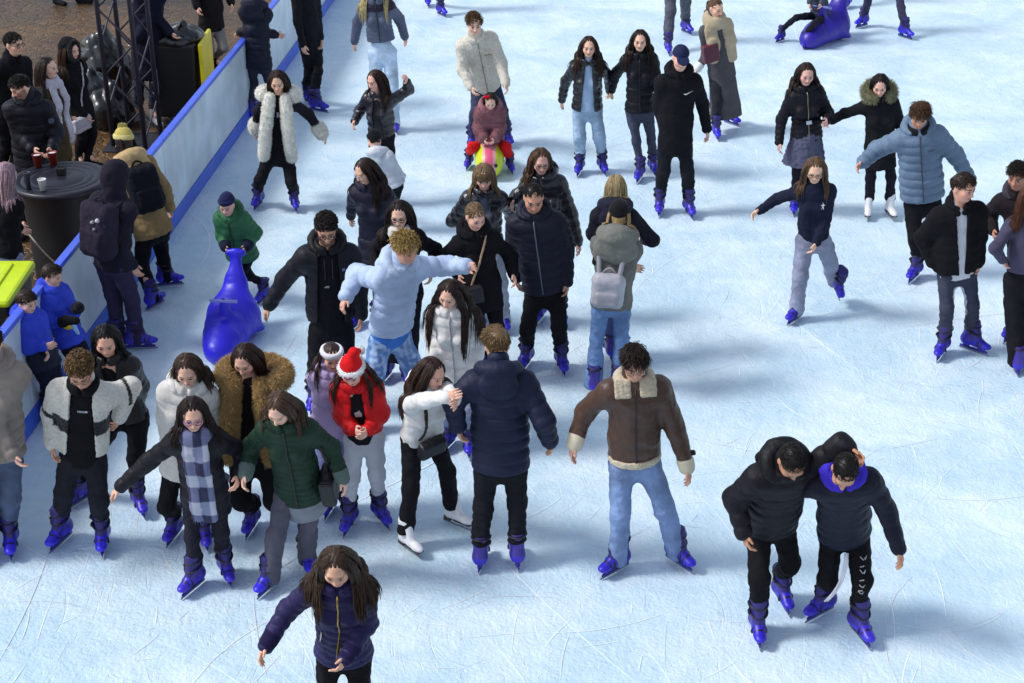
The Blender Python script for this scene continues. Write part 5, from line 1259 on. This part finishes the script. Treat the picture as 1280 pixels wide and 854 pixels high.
for sg, e in ((0, .0), (1, .02)):
    P = [spot(p49.trousers_f, p49.hip + p49.lb * (.0 - .09 * t + .012 * sg) - A(0, 0, .06 + .36 * t) + p49.f * .4, -p49.f, .012) if False else p49.hip + p49.f * (.135 + .05 * math.sin(t * 3)) + p49.lb * (.0 - .10 * t * t + .016 * sg) - A(0, 0, .08 + .36 * t) for t in np.linspace(0, 1, 9)]
    V, Q, T = tube_mesh(P, .0065, 6); put(p49, 'drawstring', V, Q, 'knit', hexc('#d9d6e0'), p49.trousers, T)
for j, (dz, ln) in enumerate(((.0, .035), (.035, .02), (.075, .03), (.11, .02), (.16, .028), (.19, .02), (.22, .03))):
    c0_ = p49.hj[1] + (p49.kn[1] - p49.hj[1]) * .40 - A(0, 0, dz)
    Pl = [spot(p49.tf, c0_ + p49.lb * (.012 + x) + A(0, 0, y) + p49.f * .4, -p49.f, .004) for x, y in ((-.016, .012 * (-1) ** j), (.004, -.01), (ln - .008, .008 * (-1) ** j), (ln - .018, -.012))]
    V, Q, T = tube_mesh(Pl, .0042, 5); put(p49, 'leg_lettering', V, Q, 'paint', hexc('#a9a8b0'), p49.trousers, T)
# ---------------------------------------------------------------- at the barrier
sp7 = person('person in a navy hooded puffer seen from behind, leaning at the barrier', (320, -10), (322, 76), ((316, 148), (336, 146)), ((350, 45), (296, 42)), H=1.72, yaw=165, hd=.03, handd=(.1, .1), jacket=dict(kind='puffer', col='#1a1c2c', hem=.12, sp=.08, amp=.008, puff=.03, hood='#1a1c2c', hoodv=1.5), pants=dict(col='#1f2436', kind='denim'), hair=PT(style='short', col='#3a3130', length=.05))
b1 = person('person in a raised dark hood and plum trousers at the barrier with a backpack', (147, 220), (141, 326), ((152, 434), (176, 437)), ((170, 340), (128, 320)), H=1.76, sex='m', yaw=150, hyaw=140, hd=.05, hpitch=15, handd=(0, .1), fyaw=(140, 95),
    jacket=dict(kind='cloth', col='#221f2c', hem=.08, sp=None, puff=.022, wr=.008, collar=False), pants=dict(col='#37314a', kind='cloth', w=1.2, an=1.15, hem='wide'), hair=PT(style='short', col=HB, length=.03), hat=dict(kind='hood', col='#221f2c'))
b2 = person('person in a tan hooded jacket and yellow knit hat at the barrier, seen from behind', (155, 178), (190, 285), ((194, 384), (212, 358)), ((168, 262), (214, 266)), H=1.74, yaw=212, hyaw=225, hd=.10, hpitch=24, fyaw=(150, 105), hroll=8,
    jacket=dict(kind='cloth', col='#8d7550', hem=.10, sp=None, puff=.03, hood='#b59a70', hoodv=1.4, wr=.008), pants=dict(col='#15141a', w=1.15, hem='wide', an=1.1), hair=PT(style='bob', col='#211512', length=.14), hat=dict(kind='beanie', col='#b5a55a', col2='#c4b878'))
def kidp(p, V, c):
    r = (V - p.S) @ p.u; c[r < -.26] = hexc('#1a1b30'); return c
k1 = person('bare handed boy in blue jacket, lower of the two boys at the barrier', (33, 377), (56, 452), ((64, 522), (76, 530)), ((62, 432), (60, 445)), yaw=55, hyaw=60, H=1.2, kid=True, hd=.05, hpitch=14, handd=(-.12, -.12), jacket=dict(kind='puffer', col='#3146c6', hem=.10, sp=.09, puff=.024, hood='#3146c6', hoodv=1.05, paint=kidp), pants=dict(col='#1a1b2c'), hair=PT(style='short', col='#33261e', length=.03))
k2 = person('boy in blue jacket with black gloves, upper of the two boys at the barrier', (65, 344), (88, 424), ((96, 488), (108, 496)), ((84, 402), (97, 385)), yaw=62, hyaw=75, H=1.24, kid=True, hd=.05, hpitch=12, handd=(-.14, -.05), jacket=dict(kind='puffer', col='#3146c6', hem=.08, sp=.09, puff=.024, hood='#3146c6', hoodv=1.05), pants=dict(col='#17182a', w=1.1), hair=PT(style='short', col='#33261e', length=.03))
for i in (0, 1):
    k = Fld(); k.cone(k2.wr[i] - k2.hdir[i] * .03, k2.wr[i] + k2.hdir[i] * .05, .042, .05, k=.01); k.cone(k2.wr[i] + k2.hdir[i] * .05, k2.wr[i] + k2.hdir[i] * .13, .05, .035, k=.02); mk(k2, 'glove', k, 'knit', hexc('#131318'), h=.008, wr=.003)
# ---------------------------------------------------------------- onlookers
Z = -.03
S_ = dict(skate=None, z0=Z)
s1 = person('man with glasses in a black jacket at the left edge, behind the bearded man', (17, 54), (12, 142), ((8, 236), (24, 240)), ((10, 150), (40, 150)), yaw=50, hyaw=65, H=1.78, sex='m', hpitch=8, glasses='#1a1a1c', jacket=dict(kind='cloth', col='#141419', sp=None, puff=.015), pants=DK, hair=PT(style='short', col=HD, length=.03), **S_)
s2 = person('bearded man in a dark navy puffer with a sleeve badge, at the standing table', (25, 108), (42, 206), ((32, 296), (62, 300)), ((46, 192), (63, 192)), yaw=12, hyaw=-50, H=1.8, sex='m', hpitch=30, hd=-.1, beard=.6, handd=(-.25, -.25), jacket=dict(kind='puffer', col='#16161f', sp=.09, puff=.024, hood='#16161f', hem=.1), pants=DK, hair=PT(style='short', col=HD, length=.03), **S_)
patch(s2, 'sleeve_badge', [[(math.cos(a), math.sin(a)) for a in np.linspace(0, 6.283, 12, endpoint=False)]], (.21, -.14), .03, 'paint', hexc('#4a5064'), s2.jacket)
s3 = person('woman with long brown hair and a pale scarf over an olive coat, facing right', (60, 84), (72, 166), ((66, 255), (84, 258)), ((90, 150), (80, 168)), yaw=70, hyaw=80, H=1.68, hpitch=6, jacket=dict(kind='cloth', col='#4a3f2c', hem=.3, sp=None, puff=.016), pants=DK, hair=PT(col='#2c1d16', length=.45), scarf=dict(col='#b9b4c0', tails=((-.07, .4), (.07, .62))), **S_)
s4 = person('woman with a raised black fur hood and dark coat, carrying a white bag', (88, 62), (100, 135), ((103, 212), (117, 210)), ((110, 150), (88, 140)), yaw=55, hyaw=65, H=1.66, hpitch=8, jacket=dict(kind='cloth', col='#16151a', hem=.22, sp=None, puff=.016), pants=DK, hair=PT(col='#3a251a', length=.4, front=.4), hat=dict(kind='hood', col='#121116', col2='#131216'), **S_)
s5 = person('man in long dark coat and pale trainers behind the truss tower', (185, -40), (184, 66), ((172, 152), (196, 156)), ((226, 56), (165, 60)), yaw=10, H=1.84, sex='m', fyaw=(-45, 35), jacket=dict(kind='cloth', col='#17182a', hem=.3, sp=None, puff=.02), pants=dict(col='#1f2236', kind='denim', shoe='#9a98a0'), hair=PT(style='short', col=HD, length=.03), **S_)
s6 = person('onlooker in a dark jacket and light grey trousers beyond the yellow lidded bin', (262, -62), (264, 30), ((264, 92), (274, 90)), yaw=30, H=1.76, sex='m', jacket=dict(kind='cloth', col='#1d181c', sp=None, puff=.018, hem=.1), pants=dict(col='#7c7a78', shoe='#3a1c22'), hair=PT(style='short', col=HD, length=.03), **S_)
s8 = person('woman with long pink hair and black jacket at the left edge of the table', (8, 218), (8, 312), ((4, 420), (22, 424)), ((30, 288), (-20, 300)), yaw=150, hyaw=150, H=1.68, hd=.03, jacket=dict(kind='cloth', col='#141318', hem=.06, sp=None, puff=.016), pants=dict(col='#7d86ab', kind='denim', w=1.15, hem='wide'), hair=PT(col='#9a7f88', length=.36), **S_)
s9 = person('passer by at the top edge of whom only dark shoes and trouser ends show', (90, -190), (90, -110), ((74, 6), (104, 4)), yaw=70, H=1.75, jacket=dict(col=BLK), pants=dict(col='#1a1518'), hair=PT(col=HB), **S_)
# ------------------------------------------------------------------ riding aids, bags and small things
def aid(name, label, px, py, yaw, col, sc=1.0):
    """moulded dolphin shaped skating aid: snout on the ice, the tail rises to a T handle"""
    G = at(px, py); p = thing(name, label, 'skating aid', tuple(G)); f = A(math.sin(yaw), -math.cos(yaw), 0); l = A(math.cos(yaw), math.sin(yaw), 0); Z_ = A(0, 0, 1)
    def P(x, y, z): return G + (l * x + f * y + Z_ * z) * sc
    k = Fld(); k.ell(P(0, .10, .16), A(.25, .42, .17) * sc, np.array([l, f, Z_]), k=.05); k.ell(P(0, .42, .11), A(.16, .20, .12) * sc, np.array([l, f, Z_]), k=.1)
    k.cone(P(0, .36, .22), P(0, .52, .12), .10 * sc, .10 * sc, k=.1)
    k.ell(P(0, -.12, .20), A(.26, .25, .20) * sc, np.array([l, f, Z_]), k=.1)
    k.cone(P(0, -.18, .22), P(0, -.33, .50), .21 * sc, .11 * sc, k=.14, q=.45, n=f); k.cone(P(0, -.33, .50), P(0, -.42, .78), .10 * sc, .05 * sc, k=.06, q=.5, n=f)
    k.cone(P(-.075, -.43, .80), P(.075, -.43, .80), .032 * sc, k=.05)
    k.cone(P(0, .14, .30), P(0, .18, .52), .085 * sc, .04 * sc, k=.08, q=.7, n=f)
    for sg in (-1, 1): k.cone(P(sg * .16, .0, .16), P(sg * .27, -.16, .07), .07 * sc, .045 * sc, k=.07, q=.6, n=Z_)
    k.cut(G + A(0, 0, .004), -Z_)
    mk(p, 'body', k, 'plastic', hexc(col), h=.012, wr=.002)
    V, Q, T = tube_mesh([P(-.14, .19, .53), P(.14, .19, .53)], .018 * sc, 10); put(p, 'grip', V, Q, 'plastic', hexc('#8f93dd'), None, T)
    for sg in (-1, 1):
        k = Fld(); k.ell(P(sg * .12, .52, .15), A(.016, .012, .018) * sc, k=0); mk(p, 'eye', k, 'plastic', hexc('#dfe2f4'), h=.006)
    for sg in (-1, 1): boxes(p, 'runner', [(P(sg * .1, .06, .008), A(.012, .34, .006) * sc, np.array([l, f, Z_]))], 'metal', '#b9bcc4', None, .002)
    return p
t1 = aid('skating_aid', 'blue moulded dolphin skating aid with T handle pushed by the boy in green', 290, 424, R(-5), '#2b22cf', .86)
t3 = aid('skating_aid', 'dark blue moulded skating aid at the top carrying the seated child', 1032, 50, R(-38), '#2a1896', .98)
# colourful ride on
G = at(612, 214); p = thing('ride_on_aid', 'yellow and pink ride on skating aid under the girl in the fur coat', 'skating aid', tuple(G)); k = Fld()
k.ell(G + A(0, .02, .19), A(.17, .34, .19), k=.04); k.ell(G + A(0, -.22, .16), A(.14, .15, .15), k=.08)
def stripes(V, c):
    x = (V - G)[:, 0]; c[np.abs(x) < .075] = hexc('#e0a7a0'); c[np.abs(x) < .045] = hexc('#d8577a'); c[(V - G)[:, 2] > .34] = hexc('#d58a92'); return c
k.cut(G + A(0, 0, .004), A(0, 0, -1)); mk(p, 'body', k, 'plastic', hexc('#c9d420'), h=.011, paint=stripes)
V, Q, T = tube_mesh([G + A(0, -.10, .32), G + A(0, -.14, .44)], .028, 10); o = put(p, 'handle_post', V, Q, 'plastic', hexc('#d8589c'), None, T)
V, Q, T = tube_mesh([G + A(-.12, -.15, .43), G + A(.12, -.15, .43)], .022, 10); put(p, 'handlebar', V, Q, 'plastic', hexc('#dc5f9f'), None, T)
for sg in (-1, 1):
    k = Fld(); k.ell(G + A(sg * .075, -.355, .2), A(.022, .012, .026), k=0); mk(p, 'eye', k, 'plastic', hexc('#1a1a20'), h=.006)

def backpack(w, label, col, kind='cloth', size=(.15, .09, .22), dz=-.2, dx=0, pins=(), name='backpack', cat='backpack', off=.10):
    B = np.array([w.lb, w.fb, w.u]); c = surf(w, dx, dz, back=True) - w.fb * (size[1] * .75)
    p = thing(name, label, cat, tuple(c)); k = Fld(); k.box(c, size, B, rd=.07, k=.03); mk(p, 'body', k, kind, hexc(col), h=.01, wr=.006)
    k = Fld(); k.box(c - w.fb * size[1] * .8 - w.u * size[2] * .35, (size[0] * .75, size[1] * .45, size[2] * .45), B, rd=.035, k=.03); mk(p, 'pocket', k, kind, hexc(col) * .85, h=.01, wr=.004)
    P = [c - w.fb * (size[1] + .012) * .98 + w.lb * math.sin(a) * size[0] * .8 + w.u * (size[2] * .30 + math.cos(a) * size[2] * .5) + w.fb * .03 for a in np.linspace(-1.5, 1.5, 13)]
    V, Q, T = tube_mesh(P, .006, 6); put(p, 'zip', V, Q, 'matte', hexc('#5a5560'), None, T)
    for sg in (-1, 1):
        P = [c + w.lb * sg * size[0] * .6 + w.u * size[2] * .8] + [surf(w, dx + sg * .105, v, back=True, off=.012) for v in (-.02, .02)] + [w.sh[0 if sg < 0 else 1] - w.lb * sg * .045 + w.u * .085] + [surf(w, sg * .11, v, off=.01) for v in (.0, -.1, -.2, -.28)] + [c + w.lb * sg * size[0] * .9 - w.u * size[2] * .7 + w.fb * .06]
        k = Fld(); k.tube(P[:-1], .02, k=.01); mk(p, 'strap', k, kind, hexc(col) * .8, h=.009)
    P = [c + w.u * (size[2] + .0) + w.lb * x + w.u * (.04 * (1 - (x / .05) ** 2)) for x in np.linspace(-.05, .05, 7)]; V, Q, T = tube_mesh(P, .009, 6); put(p, 'carry_loop', V, Q, 'cloth', hexc(col) * .8, None, T)
    for x, z, r, cc in pins:
        k = Fld(); q = c - w.fb * (size[1] * 1.0) + w.lb * x + w.u * z; k.ell(q, A(r, .03, r), B, k=0); mk(p, 'badge', k, 'paint', hexc(cc), h=.006)
    return p
backpack(b1, 'dark plum backpack with three small pin badges on the hooded person at the barrier', '#2b2534', dx=-.02, size=(.16, .10, .25), pins=((-.075, .13, .020, '#b9b8c0'), (-.02, .10, .016, '#a5a4ae'), (-.045, .045, .012, '#8f8e98')))
backpack(b2, 'black backpack with dangling straps on the person in the tan jacket', '#15161e', size=(.15, .10, .22))
backpack(p16, 'small light grey square backpack on the woman in the black beanie', '#a3a2aa', size=(.135, .075, .155), dz=-.36, dx=.03, kind='leather')
def sidebag(w, label, col, c, size, strap, kind='leather', scol=None, name='shoulder_bag', B=None, flap=True):
    B = np.array([w.lb, w.fb, w.u]) if B is None else B
    p = thing(name, label, 'shoulder bag', tuple(c)); k = Fld(); k.box(c, size, B, rd=.025, k=.02); mk(p, 'body', k, kind, hexc(col), h=.008, wr=.003)
    if flap: k = Fld(); k.box(c + B[1] * size[1] * .6 + B[2] * size[2] * .3, (size[0] * .96, size[1] * .5, size[2] * .65), B, rd=.012, k=.0); mk(p, 'flap', k, kind, hexc(col) * .9, h=.007)
    k = Fld(); k.tube(strap, .010, k=.006); mk(p, 'strap', k, kind, hexc(scol or col), h=.007)
    return p
def diag(w, x0, x1, y1, n=9, top=.03): return [surf(w, x0 + (x1 - x0) * t, top + (y1 - top) * t, off=.008) for t in np.linspace(0, 1, n)]
c = surf(p12, -.12, -.46) + p12.fb * .035; sidebag(p12, 'dark bag on a tan strap worn by the blonde ponytail woman', '#1d1a20', c, (.11, .04, .08), diag(p12, .09, -.10, -.40), scol='#a58a6c')
c = surf(p24, -.10, -.27) + p24.fb * .05 - p24.lb * .06; sidebag(p24, 'maroon leather shoulder bag against the grey overcoat', '#5a2436', c, (.10, .05, .11), [p24.sh[0] + A(0, 0, .07), surf(p24, -.15, -.08, off=.012), c + p24.u * .1])
c = surf(p37, -.03, -.40) + p37.fb * .05; sidebag(p37, 'black crossbody bag hanging at the waist of the woman in white', '#17151a', c, (.105, .04, .075), [p37.S + p37.u * .05 - p37.lb * .07 + p37.fb * .05] + [p37.S - p37.lb * (.075 + .03 * t) - p37.u * .33 * t + p37.fb * (.115 + .05 * math.sin(3 * t)) for t in np.linspace(.1, 1, 8)])
c = p40.hip + p40.lb * .215 * p40.s + A(0, 0, .02) + p40.f * .03; sidebag(p40, 'black shoulder bag under the arm of the woman in green', '#141317', c, (.05, .11, .12), [p40.sh[1] + A(0, 0, .075), (p40.sh[1] + c) / 2 + p40.lb * .06 + p40.f * .06, c + A(0, 0, .11)])
c = s4.hip + s4.fb * .12 + A(0, 0, -.12) + s4.lb * -.10; sidebag(s4, 'white handbag on a thin strap held by the woman in the black hood', '#b4b0b8', c, (.12, .04, .085), diag(s4, .08, -.06, -.42))
# toy in the glove of the boy
c = (k2.hand[0] + k2.hand[1]) / 2 + A(-.03, -.06, -.06); p = thing('toy', 'small yellow and pale blue toy in the gloved hand of the upper boy', 'toy', tuple(c))
k = Fld(); k.ell(c, A(.05, .035, .045), k=.02); mk(p, 'body', k, 'plastic', hexc('#d8b21c'), h=.007); k = Fld(); k.cone(c + A(.04, -.01, .01), c + A(.08, -.02, -.07), .03, .015, k=.01, q=.5, n=A(0, 1, 0)); mk(p, 'fin', k, 'plastic', hexc('#9fc4e8'), h=.006)
